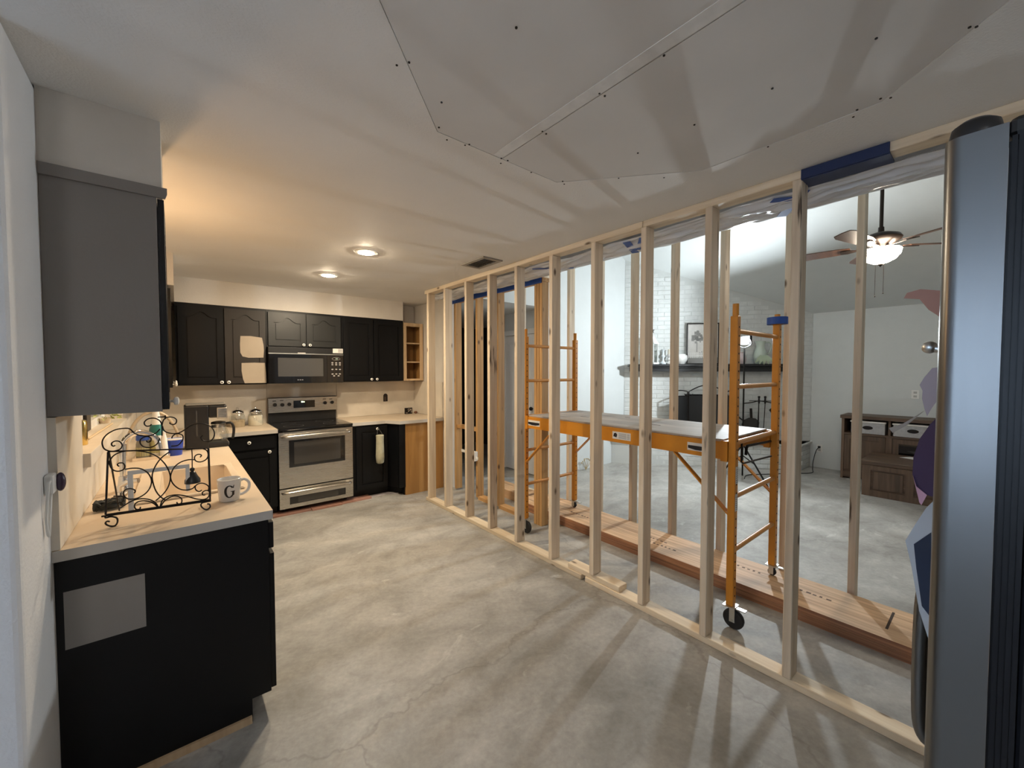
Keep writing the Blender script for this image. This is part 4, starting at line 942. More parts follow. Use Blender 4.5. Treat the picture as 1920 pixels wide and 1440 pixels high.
# lit clock marks
m_ = MB(); cx = onY((568, 752), bgY).x - .02
for k, (w, h) in enumerate(((.013, .017), (.010, .015), (.008, .013))): m_.box(cx + k * .0145, cx + k * .0145 + w, bgY - .0077, bgY - .0071, 1.140, 1.140 + h)
m_.build('clock_glow', M_clock, dp)
for q in ((515, 759), (529, 759), (542, 758), (609, 755), (622, 754)):
    p = onY(q, bgY)
    MB().lathe([(.021, -.0042), (.02, -.024), (.017, -.027)], (p.x, bgY, p.z), 18, 'Y').box(p.x - .003, p.x + .003, bgY - .029, bgY - .027, p.z - .017, p.z + .017).build('knob', M_bplast, bg, smooth=40)
for q in ((514, 752), (528, 751), (608, 748), (620, 748)):
    p = onY(q, bgY); B(p.x - .018, p.x + .018, bgY - .0048, bgY - .0042, p.z - .004, p.z + .004).build('knob_label', M_bplast, bg)

# ------------------------------------------------------------------ microwave
my = 5.045
mw = thing('microwave', 'black over-the-range microwave below the short cabinet', 'microwave', (1.16, 5.25, 1.376))
B(.772, 1.552, my + .03, YB - .001, 1.378, 1.780).build('body', M_bplast, mw)
B(.772, 1.552, my + .012, my + .029, 1.715, 1.780).build('vent_grille', M_bplast, mw, bevel=.002)
B(.772, 1.552, my + .001, my + .0295, 1.705, 1.713).build('trim_strip', M_zinc, mw)
md = MB().prism([(.774, 1.382), (1.365, 1.382), (1.365, 1.703), (.774, 1.703)], XZ, my, my + .029, [[(.86, 1.455), (1.325, 1.455), (1.325, 1.665), (.86, 1.665)]]).build('door', M_bglass, mw)
B(.86, 1.325, my + .006, my + .020, 1.455, 1.665).build('door_window', mat('microwave_window', (.07, .068, .066), .10, spec=.7), md)
m_ = MB()
for k in range(3): m_.box(1.05 + k * .022, 1.065 + k * .022, my - .0006, my, 1.412, 1.420)
m_.build('maker_logo', M_zinc, md)
mp = B(1.368, 1.550, my, my + .029, 1.382, 1.703).build('control_panel', M_bglass, mw)
MB().prism([(1.468 + .048 * math.cos(t * math.pi / 10), 1.66 + .018 * math.sin(t * math.pi / 10)) for t in range(20)], XZ, my - .001, my - .0001, [[(1.468 + .043 * math.cos(t * math.pi / 10), 1.66 + .014 * math.sin(t * math.pi / 10)) for t in range(20)]]).build('display_ring', M_zinc, mp)
m_ = MB()
m_.box(1.462, 1.474, my - .0008, my - .0002, 1.655, 1.666).box(1.477, 1.487, my - .0008, my - .0002, 1.655, 1.666)
m_.build('clock_glow', mat('dim_clock', (.1, .12, .08), .4, emit=(.75, .9, .6), estr=.25), mp)
m_btn = mat('button_grey', (.35, .33, .32), .5)
for (x, z) in [(1.425, 1.612), (1.468, 1.612), (1.510, 1.612), (1.425, 1.59), (1.468, 1.59), (1.510, 1.59), (1.425, 1.535), (1.468, 1.535), (1.510, 1.535), (1.425, 1.48), (1.468, 1.48), (1.51, 1.48), (1.443, 1.458), (1.493, 1.458)]:
    MB().prism([(x + .013 * math.cos(t * math.pi / 5), z + .0075 * math.sin(t * math.pi / 5)) for t in range(10)], XZ, my - .0015, my - .0001).build('button', m_btn, mp)
lbq = B(1.435, 1.55, my + .010, my + .0115, 1.728, 1.782).build('info_label', M_stk, mw)
m_ = MB()
for k in range(6): m_.box(1.495, 1.545, my + .0094, my + .0099, 1.734 + k * .0075, 1.738 + k * .0075)
m_.build('label_print', MATS['sticker_grey'], lbq)
lbq = B(1.06, 1.14, my + .010, my + .0115, 1.716, 1.723).build('info_label', M_stk, mw)

# ------------------------------------------------------------------ ceiling fixtures
for (x, y, lb_) in ((1.154, 3.16, 'lit round recessed downlight in the middle of the kitchen ceiling'), (1.146, 4.143, 'lit round recessed downlight closer to the black wall cabinets')):
    o = thing('recessed_light', lb_, 'ceiling light', (x, y, H - .012))
    MB().lathe([(.064, H - .001), (.060, H - .010), (.085, H - .008), (.092, H - .001), (.064, H - .001)], (x, y, 0), 28, cap=False).build('trim_ring', M_white, o, smooth=40)
    MB().lathe([(.0595, H - .0015), (.0585, H - .007), (.048, H - .013), (.03, H - .017), (.003, H - .018)], (x, y, 0), 28).build('lens', M_can, o, smooth=60)
vt = thing('ceiling_vent', 'tan louvred air register in the kitchen ceiling by the studs', 'vent', (2.015, 2.835, H - .012))
MB().prism([(1.915, 2.67), (2.115, 2.67), (2.115, 3.005), (1.915, 3.005)], XY, H - .011, H - .0005, [[(1.95, 2.705), (2.08, 2.705), (2.08, 2.97), (1.95, 2.97)]]).build('frame', M_louv, vt)
B(1.95, 2.08, 2.705, 2.97, H - .002, H - .0006).build('duct', M_ventd, vt)
for k in range(8): MB().bar((1.95, 2.722 + .033 * k, H - .008), (2.08, 2.722 + .033 * k, H - .008), .009, .0012, (0, -.7, .7)).build('louver', M_louv, vt)
# lamp over the sink window (hidden behind the near cabinet from the doorway)
sl = thing('wall_lamp', 'small wall lamp above the sink window', 'lamp', (-.30, 2.92, 1.79))
B(XW, XW + .02, 2.86, 2.98, 2.12, 2.22).build('back_plate', M_bronze, sl)
MB().tube([(XW + .02, 2.92, 2.17), (-.18, 2.92, 2.14), (-.17, 2.92, 1.93)], .01).lathe([(.025, 1.892), (.025, 1.93)], (-.17, 2.92, 0), 14).build('arm', M_bronze, sl)
MB().ball((-.17, 2.92, 1.90), .04, 18, 12).build('globe', M_sinkl, sl, smooth=60)
# unseen ceiling lamp added behind the camera to fill the near side
dl = thing('fill_lamp', 'round flush fill lamp added to the unseen ceiling behind the viewpoint', 'ceiling light', (-.9, -1.3, 2.30))
MB().lathe([(.20, 2.438), (.20, 2.40)], (-.9, -1.3, 0), 28).build('pan', M_bronze, dl)
MB().lathe([(.19, 2.40), (.185, 2.36), (.13, 2.32), (.02, 2.305)], (-.9, -1.3, 0), 28).build('shade', M_fill, dl, smooth=60)

# ------------------------------------------------------------------ fridge
fx0, fx1 = .745, 1.655
fg = thing('refrigerator', 'stainless steel refrigerator standing beside the stud wall', 'refrigerator', (1.2, -.33, 0))
B(fx0 + .012, fx1 - .012, -.74, -.022, .03, 1.765).build('cabinet', M_gask, fg, bevel=.004)
m_ = MB()
for k in range(4): m_.box(fx0 + .006 - .002 * (k % 2), fx1 - .006, -.0215 + k * .005, -.0175 + k * .005, .10, 1.79)
m_.box(fx0 + .008, fx1 - .008, -.0219, -.0002, .10, 1.785)
m_.build('door_gasket', M_gask, fg)
def fdoor(z0, z1, name):
    P_ = []
    r = .016
    for k in range(7): a = math.pi + k * math.pi / 12; P_.append((fx0 + r + r * math.cos(a), .052 - r - r * math.sin(a)))
    nb = 16
    for k in range(nb + 1): t = k / nb; P_.append((fx0 + r + (fx1 - fx0 - 2 * r) * t, .052 + .006 * math.sin(math.pi * t)))
    for k in range(1, 7): a = math.pi / 2 - k * math.pi / 12; P_.append((fx1 - r + r * math.cos(a), .052 - r + r * math.sin(a)))
    P_ += [(fx1, .0), (fx0, .0)]
    return MB().prism(P_, XY, z0, z1).build(name, M_fsteel, fg, smooth=30)
fdoor(.72, 1.805, 'fridge_door'); fz = fdoor(.06, .712, 'freezer_drawer')
MB().tube(smoothline([(1.12, .057, 1.11), (1.12, .078, 1.10), (1.12, .086, 1.05), (1.12, .086, .86), (1.12, .078, .80), (1.12, .057, .79)]), .012, 10).build('door_handle', M_fsteel, fg, smooth=50)
MB().lathe([(.024, 1.8055), (.025, 1.822), (.022, 1.836), (.014, 1.842)], (fx0 + .062, .028, 0), 20).build('hinge_cap', M_bplast, fg, smooth=50)
MB().prism([(fx0 + .055, .0), (fx0 + .05, -.30), (fx0 + .14, -.30), (fx0 + .14, -.02), (fx0 + .09, .005)], XY, 1.8065, 1.832).build('hinge_cover', M_bplast, fg, bevel=.006)
B(fx0 + .03, fx1 - .03, -.70, -.03, .0, .03).build('base_grille', M_bplast, fg)
# papers and magnets on the fridge front, seen edge on
def flag(px, X, name, label, cat, m, curl=.5, extra=None):
    pts = [onX(q, X) for q in px]; y0 = .0585
    pl = [(max(p.y, y0), p.z) for p in pts]
    mb = MB().prism(pl, lambda u, v, t: Vector((X + (u - y0) * curl + t, u, v)), 0, .0018)
    return mb
tag(flag([(1690, 556), (1697, 546), (1724, 540), (1775, 545), (1775, 600), (1756, 590), (1740, 580), (1722, 559)], .93, '', '', '', None).build('paper_cutout', mat('salmon_paper', (.38, .215, .185), .8)), 'salmon paper cutout curling off the refrigerator front', 'paper')
p = onX((1743, 656), .95)
tag(MB().tube([(.95, .059, p.z), (.95, p.y, p.z + .004)], .007, 10).ball((.95, p.y, p.z + .004), .010, 12, 8).build('magnet_clip', M_zinc, smooth=50), 'small shiny magnet clip on the refrigerator front', 'magnet')
lil = thing('paper_craft', 'lilac grey paper craft with a thin strap hanging off the refrigerator', 'paper', (.97, .07, 1.3))
flag([(1765, 688), (1747, 690), (1731, 708), (1722, 722), (1728, 733), (1727, 748), (1732, 768), (1737, 781), (1746, 766), (1765, 740)], .97, '', '', '', None).build('body', mat('lilac_paper', (.34, .31, .37), .7), lil)
pa, pb, pc, pd = [onX(q, .97) for q in ((1733, 770), (1690, 796), (1660, 806), (1668, 815))]
pe = onX((1696, 800), .97); 
MB().prism([(pa.y, pa.z), (pb.y, pb.z), (pc.y, pc.z), (pd.y, pd.z), (pe.y, pe.z)], lambda u, v, t: Vector((.97 + (u - .0585) * .5 + t, u, v)), 0, .0018).build('strap', mat('grey_strap', (.26, .245, .235), .6), lil)
pu = thing('art_print', 'dark purple round art sheet with a pink edge on the refrigerator', 'paper', (.98, .07, 1.1))
flag([(1760, 780), (1744, 795), (1722, 825), (1710, 860), (1708, 892), (1716, 915), (1737, 930), (1760, 935)], .98, '', '', '', None).build('sheet', mat('deep_purple_paper', (.035, .018, .07), .6), pu)
flag([(1709, 895), (1716, 915), (1737, 930), (1726, 950), (1722, 945)], .978, '', '', '', None).build('pink_edge', mat('pink_paper', (.50, .30, .42), .7), pu)
bc = thing('photo_card', 'pale blue bent card with a navy photo on the refrigerator', 'card', (.99, .08, .9))
flag([(1760, 930), (1735, 955), (1712, 990), (1694, 1020), (1706, 1066), (1722, 1150), (1740, 1200), (1760, 1200)], .99, '', '', '', None).build('card', mat('pale_blue_card', (.42, .48, .56), .6), bc)
flag([(1745, 1000), (1711, 1025), (1716, 1070), (1727, 1140), (1745, 1160)], .986, '', '', '', None).build('photo', mat('navy_photo', (.015, .03, .07), .4), bc)

# ================================================================== counter things
CT = .9142
# scroll rack traced from the photo onto its own upright plane
RYP = 2.18
def zr(p): return onY((180 + p[0] / 5.5375, 750 + p[1] / 5.5375), RYP)
rk = thing('scroll_rack', 'black wrought iron scrollwork plate rack standing on the counter', 'rack', (-.05, RYP, CT))
def scroll(name, *lines, r=.0026, sm=True):
    m = MB()
    for l in lines:
        P_ = [zr(p) for p in l]; m.tube(smoothline(P_, 4) if sm and len(l) > 2 else P_, r, 6)
    return m.build(name, M_iron, rk, smooth=60)
scroll('crest', [(665, 300), (620, 345), (560, 370), (470, 370), (400, 345), (350, 300), (290, 295), (200, 310), (110, 360), (65, 430), (80, 500), (130, 528), (190, 530), (250, 510), (272, 470), (250, 435), (210, 425), (170, 440), (162, 465), (180, 480), (200, 470)],
       [(685, 265), (665, 218), (610, 190), (545, 195), (505, 225), (505, 255), (530, 272), (565, 265), (575, 250)],
       [(685, 265), (700, 210), (740, 180), (800, 180), (835, 205), (830, 240), (800, 255), (770, 245), (768, 232)],
       [(690, 270), (710, 320), (770, 345), (850, 345), (920, 310), (1000, 258), (1100, 245), (1190, 275), (1230, 340), (1215, 400), (1170, 430), (1110, 420), (1090, 390), (1110, 365)],
       [(660, 395), (640, 450), (580, 488), (510, 490), (465, 460), (458, 420), (490, 390), (540, 380), (572, 400), (565, 430), (535, 437), (525, 420)],
       [(785, 400), (800, 370), (840, 350), (890, 360), (905, 390), (890, 430), (850, 470), (780, 480)],
       [(640, 178), (728, 175)], [(718, 158), (718, 200)], [(685, 265), (685, 370)])
scroll('upright', [(125, 540), (100, 1190)], sm=False, r=.0036); scroll('upright', [(1165, 505), (1185, 1040)], sm=False, r=.0036)
scroll('top_rail', [(120, 535), (1170, 500)], sm=False, r=.0032)
scroll('ledge', [(55, 1210), (1195, 1045)], [(100, 1192), (1190, 1032)], sm=False, r=.0034)
scroll('lattice', [(240, 690), (222, 672), (240, 655), (280, 655), (300, 690), (280, 725), (225, 740), (170, 720), (140, 660), (155, 610), (210, 560), (310, 530), (420, 528), (540, 545), (640, 590), (720, 670), (765, 760), (770, 830), (745, 910), (690, 985), (620, 1045)],
       [(1080, 595), (1095, 575), (1070, 563), (1035, 575), (1022, 605), (1040, 635), (1090, 642), (1145, 615), (1165, 570), (1150, 525), (1110, 505)],
       [(1022, 620), (960, 620), (880, 645), (820, 690), (785, 750), (775, 810), (800, 870), (860, 920), (930, 935), (1000, 920), (1030, 890)],
       [(760, 540), (680, 600), (620, 680), (585, 770), (590, 850), (620, 940), (665, 1000), (720, 1040)],
       [(300, 720), (380, 708), (470, 715), (540, 760), (575, 830), (565, 900), (520, 965), (440, 1015), (360, 1030), (310, 1015), (285, 975), (300, 935), (350, 920), (395, 930), (408, 950), (395, 967)],
       [(240, 1130), (300, 1090), (380, 1045), (470, 1025), (560, 1035), (620, 1070), (645, 1110)],
       [(640, 1110), (600, 1075), (540, 1050), (460, 1050), (410, 1075), (400, 1110), (420, 1135), (455, 1130), (460, 1110)],
       [(665, 1110), (690, 1040), (750, 1000), (820, 985), (900, 990), (980, 1010), (1060, 1030), (1130, 1030), (1170, 1000), (1175, 950), (1140, 940), (1105, 960), (1110, 985), (1135, 985)],
       [(670, 1110), (710, 1050), (780, 1005), (850, 1000), (890, 1030), (885, 1070), (850, 1078), (838, 1060)],
       [(1165, 940), (1170, 900), (1130, 870), (1080, 865), (1035, 890), (1035, 930), (1070, 950), (1100, 935)],
       [(180, 1000), (220, 998), (270, 1000), (290, 1025), (270, 1060), (225, 1070)])
m_ = MB()
for l in ([(100, 1200), (100, 1235), (160, 1235), (215, 1260), (225, 1300), (200, 1340), (150, 1345), (110, 1330), (100, 1310), (120, 1295), (145, 1300)], [(1190, 1050), (1110, 1080), (1090, 1120), (1110, 1165), (1150, 1180), (1185, 1155), (1180, 1125), (1155, 1120)]):
    P_ = [zr(p) for p in l]; zmin = min(p.z for p in P_); dz = CT + .003 - zmin
    P_ = [p + Vector((0, 0, dz * min(1, k / 3))) for k, p in enumerate(P_)]
    MB().tube(smoothline(P_, 4), .0032, 6).build('scroll_foot', M_iron, rk, smooth=60)
for (t_, x_b) in (((135, 540), -.200), ((1170, 505), .115)):
    p = zr(t_); MB().tube([p, (x_b, 2.405, CT + .003)], .003, 6).build('back_leg', M_iron, rk, smooth=60)
# white frame in the rack
wfm = thing('photo_mount', 'plain white open frame leaning in the scroll rack', 'frame', (-.06, 2.21, .95))
y_ = 2.20
MB().box(-.157, -.141, y_, y_ + .008, .951, 1.120).build('frame_side', M_white, wfm); MB().box(-.141, .022, y_, y_ + .008, 1.104, 1.120).build('frame_top', M_white, wfm); MB().box(.022, .036, y_, y_ + .008, 1.005, 1.120).build('frame_side', M_white, wfm)
# bell ornament hanging in the rack
bo = thing('bell_ornament', 'black bell ornament hanging from the rack by a twisted cord', 'ornament', (.045, 2.215, 1.03))
MB().tube([(.045, 2.20, 1.19), (.046, 2.212, 1.15), (.045, 2.215, 1.10)], .0022, 6).build('cord', M_iron, bo)
MB().lathe([(.028, 1.035), (.027, 1.05), (.018, 1.065), (.012, 1.08), (.006, 1.085)], (.045, 2.215, 0), 16).ball((.045, 2.215, 1.093), .009, 12, 8).build('bell', M_bplast, bo, smooth=50)
# dark scrubber
p = Vector((-.235, 2.47, CT))
m_ = MB(); rr = random.Random(5)
for k in range(5):
    P_ = [p + Vector((.045 * math.cos(t * .7 + k), .03 * math.sin(t * .7 + k * 1.7), .024 + .016 * math.sin(t * 1.9 + k))) for t in range(14)]
    m_.tube(smoothline(P_, 3), .006, 5)
m_.ball(p + Vector((0, 0, .020)), .02, 12, 8, (2.0, 1, .9))
tag(m_.build('scrubber', mat('dark_scrub_mesh', (.025, .028, .026), .7), smooth=50), 'dark tangled mesh scrubber on the counter behind the rack', 'scrubber')
# mug
mc = Vector((.180, 2.285, CT)); mg = thing('mug', 'white mug with a black letter G on the counter', 'mug', mc)
M_mug = mat('white_glaze', (.74, .735, .72), .22)
MB().lathe([(.036, 0), (.040, .004), (.044, .05), (.047, .102), (.0445, .103), (.042, .095), (.038, .012), (.002, .010)], mc, 32).build('body', M_mug, mg, smooth=50)
vw = Vector((mc.x, mc.y, 0)).normalized(); rt = Vector((vw.y, -vw.x, 0))
MB().tube(smoothline([mc + rt * .043 + Vector((0, 0, .088)), mc + rt * .062 + Vector((0, 0, .090)), mc + rt * .078 + Vector((0, 0, .070)), mc + rt * .074 + Vector((0, 0, .040)), mc + rt * .055 + Vector((0, 0, .024)), mc + rt * .041 + Vector((0, 0, .022))]), .0065, 10).build('handle', M_mug, mg, smooth=50)
# the letter: outline of a slab-serif G wrapped on the mug
out = []; inn = []
def ell(cx, cz, rx, rz, a0, a1, n): return [(cx + rx * math.cos(math.radians(a0 + (a1 - a0) * k / n)), cz + rz * math.sin(math.radians(a0 + (a1 - a0) * k / n))) for k in range(n + 1)]
outer = ell(0, 0, .0195, .029, 40, 318, 26); inner = ell(.0005, 0, .0105, .0245, 322, 38, 26)
G_ = outer + [(.0195, -.016), (.0195, -.001), (.0215, -.001), (.0215, .002), (.005, .002), (.005, -.001), (.0105, -.001), (.0105, -.016)] + inner[1:]
G2 = [(.0125, .0165), (.0165, .0145), (.0185, .029), (.0160, .029)]
m_ = MB()
def wrap(u, v, t):
    r = .0400 + .0075 * ((v + .052) / .10) + .0006 + t; a = u / .044
    d = -vw * math.cos(a) + rt * math.sin(a); return mc + d * r + Vector((0, 0, v + .050))
def sub(poly, n=4):
    o = []
    for i in range(len(poly)):
        a, b = Vector(poly[i]), Vector(poly[(i + 1) % len(poly)])
        k = max(1, int((b - a).length / .004))
        for j in range(k): o.append(tuple(a + (b - a) * j / k))
    return o
m_.prism(sub(G_), wrap, 0, .0006); m_.prism(sub(G2), wrap, 0, .0006)
m_.build('letter', mat('mug_black_print', (.012, .010, .010), .5), mg)
# tray and bottles
ty = thing('sink_tray', 'cream plastic tray at the counter holding bottles', 'tray', (-.14, 3.74, CT))
MB().prism([(-.235, 3.66), (-.045, 3.66), (-.045, 3.84), (-.235, 3.84)], XY, CT, CT + .004).box(-.235, -.231, 3.66, 3.84, CT + .004, CT + .02).box(-.049, -.045, 3.66, 3.84, CT + .004, CT + .02).box(-.231, -.049, 3.66, 3.664, CT + .004, CT + .02).box(-.231, -.049, 3.836, 3.84, CT + .004, CT + .02).build('tray', M_bisque, ty)
TZ = CT + .0045
def bottle(x, y, label, cat, body, parts, name='soap_bottle'):
    o = thing(name, label, cat, (x, y, TZ)); MB().lathe(body[0], (x, y, TZ), 18).build('body', body[1], o, smooth=50)
    for nm, pr, m in parts: MB().lathe(pr, (x, y, TZ), 16).build(nm, m, o, smooth=50)
bottle(-.185, 3.73, 'clear dish soap bottle with a wide blue cap on the tray', 'bottle', ([(.034, 0), (.036, .01), (.036, .10), (.030, .125)], mat('grey_soap', (.20, .19, .16), .15)), [('cap', [(.034, .126), (.036, .13), (.034, .175), (.022, .185)], mat('cobalt_plastic', (.02, .07, .35), .35)), ('label', [(.0365, .02), (.0365, .08)], mat('olive_label', (.35, .33, .18), .5))])
bottle(-.115, 3.76, 'tall white bottle with a green band on the tray', 'bottle', ([(.036, 0), (.04, .02), (.038, .16), (.026, .25), (.019, .31), (.016, .36)], M_white), [('green_band', [(.0395, .15), (.0378, .19), (.0318, .225)], mat('teal_label', (.02, .16, .14), .4)), ('label', [(.0405, .03), (.0402, .12)], mat('pale_green_label', (.45, .45, .24), .5))])
bottle(-.075, 3.70, 'slim white lotion bottle at the edge of the tray', 'bottle', ([(.022, 0), (.023, .05), (.017, .13), (.010, .16)], M_white), [('cap', [(.010, .161), (.010, .18)], M_white)])
hp = MB(); hc = Vector((-.135, 3.95, CT))
hp.tube([hc + Vector((.15 * math.cos(math.pi * k / 24), 0, .004 + .30 * math.sin(math.pi * k / 24))) for k in range(25)], .011, 8)
tag(hp.build('wooden_hoop', mat('bent_wood', (.58, .47, .33), .5), smooth=60), 'tan bentwood hoop handle standing behind the bottles', 'hoop')
bu = Vector((-.02, 3.77, CT)); cu = thing('plastic_cup', 'blue plastic cup with a white rim beside the coffee maker', 'cup', bu)
MB().lathe([(.042, 0), (.043, .004), (.053, .118), (.050, .118), (.041, .01), (.002, .008)], bu, 24).build('body', mat('blue_plastic', (.015, .05, .36), .35), cu, smooth=50)
MB().lathe([(.0535, .112), (.055, .120), (.051, .121), (.050, .114)], bu, 24).build('rim', M_white, cu, smooth=50)
# coffee maker
kx, ky = .04, 3.93
cf = thing('coffee_maker', 'black drip coffee maker with a steel band and glass carafe', 'coffee maker', (.17, 4.03, CT))
B(kx, kx + .15, ky, ky + .20, CT, CT + .335).build('tower', M_bplast, cf, bevel=.01)
B(kx + .148, kx + .265, ky + .005, ky + .195, CT + .235, CT + .335).build('brew_head', M_bplast, cf, bevel=.012)
B(kx + .20, kx + .269, ky + .001, ky + .199, CT + .225, CT + .315).build('steel_band', M_steel, cf, bevel=.008)
B(kx + .01, kx + .26, ky + .01, ky + .19, CT + .336, CT + .345).build('lid', mat('lid_edge', (.2, .19, .17), .3), cf, bevel=.004)
B(kx + .14, kx + .275, ky + .0, ky + .20, CT, CT + .04).build('warming_base', M_bplast, cf, bevel=.01)
B(kx + .235, kx + .279, ky + .03, ky + .17, CT + .006, CT + .034).build('base_band', M_steel, cf, bevel=.004)
B(kx + .07, kx + .078, ky - .0015, ky + .001, CT + .10, CT + .30).build('level_gauge', mat('gauge', (.06, .06, .06), .2), cf)
ca = Vector((kx + .215, ky + .10, CT + .042))
cg = MB().lathe([(.055, 0), (.066, .02), (.068, .06), (.055, .10), (.045, .125), (.047, .135)], ca, 24, cap=False).build('carafe', M_glass, cf, smooth=50)
MB().lathe([(.05, .136), (.048, .15), (.02, .157)], ca, 20).build('carafe_lid', M_bplast, cg, smooth=50)
MB().lathe([(.0475, .108), (.0475, .124)], ca, 24, cap=False).build('carafe_collar', M_steel, cg, smooth=50)
MB().tube(smoothline([ca + Vector((.05, -.01, .135)), ca + Vector((.085, -.02, .135)), ca + Vector((.10, -.025, .09)), ca + Vector((.095, -.025, .03)), ca + Vector((.09, -.02, .01))]), .010, 8).build('carafe_handle', M_bplast, cg, smooth=50)
# glass canisters
for (x, fillh, lb_, mm) in ((.50, .075, 'glass canister of tan snacks with a chrome lid', mat('tan_contents', (.52, .40, .25), .8, bump=.8, bscale=90)), (.665, .115, 'glass canister full of flour with a chrome lid', mat('flour', (.78, .70, .56), .9))):
    c = Vector((x, 5.25, CT)); o = thing('glass_canister', lb_, 'canister', c)
    MB().lathe([(.068, 0), (.072, .01), (.074, .08), (.066, .125), (.055, .14)], c, 26, cap=False).build('jar', M_glass, o, smooth=50)
    MB().lathe([(.064, .003), (.067, .012), (.069, fillh * .9), (.06, fillh)], c, 24).build('contents', mm, o, smooth=40)
    MB().lathe([(.060, .141), (.062, .15), (.058, .165), (.035, .182), (.006, .19)], c, 24).ball(c + Vector((0, 0, .195)), .012, 12, 8).build('lid', M_chrome, o, smooth=50)
# corner knick-knacks
p = Vector((2.50, 5.28, CT)); ph = thing('photo_block', 'small dark photo block in the far corner of the counter', 'photo frame', p)
MB().box(p.x - .055, p.x + .055, p.y, p.y + .02, p.z, p.z + .085).build('block', M_dark, ph, bevel=.002)
m_ = MB(); rr = random.Random(2)
for k in range(12): u, v = rr.uniform(-.045, .035), rr.uniform(.01, .065); m_.box(p.x + u, p.x + u + rr.uniform(.006, .02), p.y - .0008, p.y - .0001, p.z + v, p.z + v + rr.uniform(.006, .016))
m_.build('photo', mat('photo_greys', (.40, .34, .29), .5), ph)
tag(MB().ball((2.60, 5.27, CT + .018), .02, 14, 10, (1.2, 1, .9)).build('wooden_ball', mat('russet_wood', (.16, .065, .03), .5), smooth=60), 'small russet ball lying beside the photo block', 'ball')
# open outlet hole in the backsplash
ob = thing('outlet_box', 'open black outlet cut-out in the backsplash', 'outlet', (2.22, YB - .018, 1.09))
MB().prism([(2.19, 1.095), (2.25, 1.095), (2.25, 1.18), (2.24, 1.198), (2.22, 1.205), (2.20, 1.198), (2.19, 1.18)], XZ, YB - .0185, YB - .0155).build('box', M_hole, ob)
B(2.205, 2.222, YB - .0205, YB - .0188, 1.105, 1.16).build('device', mat('bakelite', (.10, .06, .045), .5), ob)
# fabric bag holder hanging on a knob
bh = thing('bag_holder', 'pale green fabric bag holder hanging from a cabinet knob', 'bag holder', (1.845, YF - .05, .42))
hx, hy = 1.848, YF - .085
MB().lathe([(.030, .418), (.044, .43), (.050, .50), (.046, .60), (.043, .70), (.046, .752), (.040, .757)], (hx, hy, 0), 22).build('tube', mat('sage_fabric', (.44, .42, .30), .9, bump=.5, bscale=80, var=.12, vscale=30), bh, smooth=50)
MB().tube([(hx - .035, hy, .752), (hx - .004, YF - .033, .835), (hx + .002, YF - .033, .835), (hx + .035, hy, .752)], .003, 6).build('loop', mat('loop_dark', (.05, .05, .045), .7), bh)
# window sill things
zs = WZ0 + .0005
gj = tag(MB().lathe([(.022, 0), (.024, .003), (.024, .108), (.022, .116), (.012, .119)], (-.355, 2.78, zs), 20).build('brass_canister', mat('polished_brass', (.72, .52, .18), .16, metal=1), smooth=50), 'tall polished brass canister on the window sill', 'canister')
pb_ = thing('picture_frame', 'small dark frame leaning on the sill behind the brass canister', 'frame', (-.40, 3.40, zs))
B(-.415, -.400, 3.32, 3.48, zs, zs + .17).build('frame', M_dark, pb_); B(-.3999, -.398, 3.335, 3.465, zs + .015, zs + .155).build('picture', mat('dark_picture', (.05, .04, .035), .4), pb_)
tag(MB().tube([(-.352, 2.95, zs + .0062), (-.330, 3.72, zs + .0062)], .006, 8).build('wooden_dowel', mat('pale_dowel', (.60, .47, .30), .6), smooth=60), 'pale wooden dowel lying along the window sill', 'stick')
pp = Vector((-.375, 3.85, zs)); pl_ = thing('potted_plant', 'small leafy green plant in a pale pot on the window sill', 'plant', pp)
MB().lathe([(.026, 0), (.032, .03), (.034, .036), (.030, .036), (.026, .03)], pp, 18).build('pot', M_bisque, pl_, smooth=50)
m_ = MB(); rr = random.Random(11)
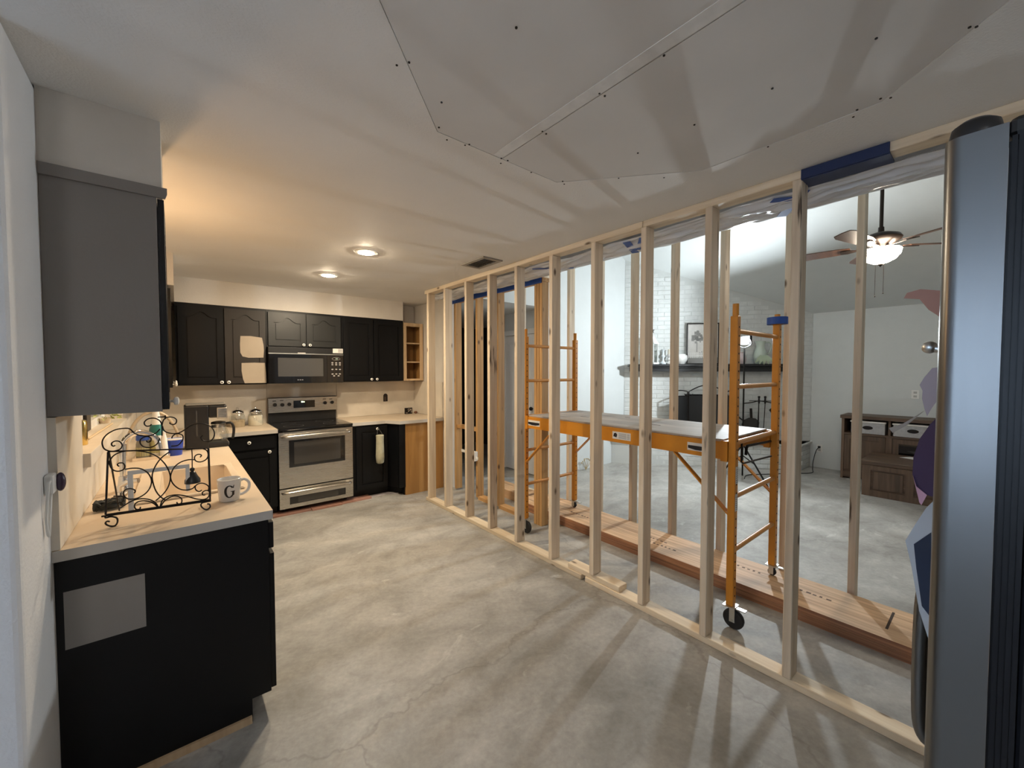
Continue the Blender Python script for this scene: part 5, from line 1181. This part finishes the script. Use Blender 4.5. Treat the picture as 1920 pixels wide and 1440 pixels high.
for k in range(110):
    a = rr.uniform(0, 6.28); e = rr.uniform(-.3, 1.4); r = rr.uniform(.03, .075)
    c = pp + Vector((math.cos(a) * math.cos(e) * r, math.sin(a) * math.cos(e) * r, .05 + math.sin(e) * r * .9))
    d = (c - pp - Vector((0, 0, .06))).normalized(); s_ = d.cross(Vector((rr.uniform(-1, 1), rr.uniform(-1, 1), .4))).normalized()
    w = rr.uniform(.007, .012); L_ = rr.uniform(.02, .032)
    m_.add([c, c + d * L_ * .5 + s_ * w, c + d * L_, c + d * L_ * .5 - s_ * w], [(0, 1, 2, 3)])
o = m_.build('foliage', mat('light_leaf', (.36, .40, .13), .55, var=.3, vscale=40), pl_); o['kind'] = 'stuff'
# hook on the end of the left wall
hk = thing('wall_hook', 'white adhesive hook with looped cords on the wall beside the counter', 'hook', (-.31, 1.97, 1.06))
B(XW, XW + .022, 1.935, 1.995, 1.12, 1.182).build('hook_body', M_white, hk, bevel=.006)
MB().ball((XW + .030, 1.985, 1.150), .013, 16, 10, (1, 1, 2.4)).build('hook_end', mat('plum_plastic', (.05, .03, .06), .25), hk, smooth=60)
MB().tube(smoothline([(XW + .016, 1.93, 1.165), (XW + .014, 1.915, 1.15), (XW + .008, 1.915, 1.05), (XW + .010, 1.925, .99), (XW + .012, 1.935, 1.05), (XW + .014, 1.945, 1.12)]), .004, 6).build('cord_loop', M_white, hk, smooth=60)
# old flooring left under the range
M_pink = wood('rosy_floorboard', (.40, .22, .165), (.28, .14, .10), 'X', rough=.6, knots=False)
for k, (a, b, y0, y1) in enumerate(((.72, 1.10, 4.735, 5.35), (1.105, 1.42, 4.715, 5.35), (1.425, 1.76, 4.735, 5.30))):
    tag(B(a, b, y0, y1, .0, .020).build('floor_plank', M_pink, bevel=.001, seg=1), ['rosy old floor plank under the left side of the range', 'rosy old floor plank under the middle of the range', 'rosy old floor plank under the right side of the range'][k], 'floor plank', 'old floor planks under the range')
tag(MB().prism([(1.765, 4.77), (2.0, 4.77), (2.08, 4.70), (2.11, 4.76), (2.0, 4.86), (1.765, 4.865)], XY, 0, .006).build('floor_underlay', mat('lilac_underlay', (.44, .41, .43), .7, var=.1)), 'pale lilac strip of underlay on the slab by the toe kick', 'underlay')
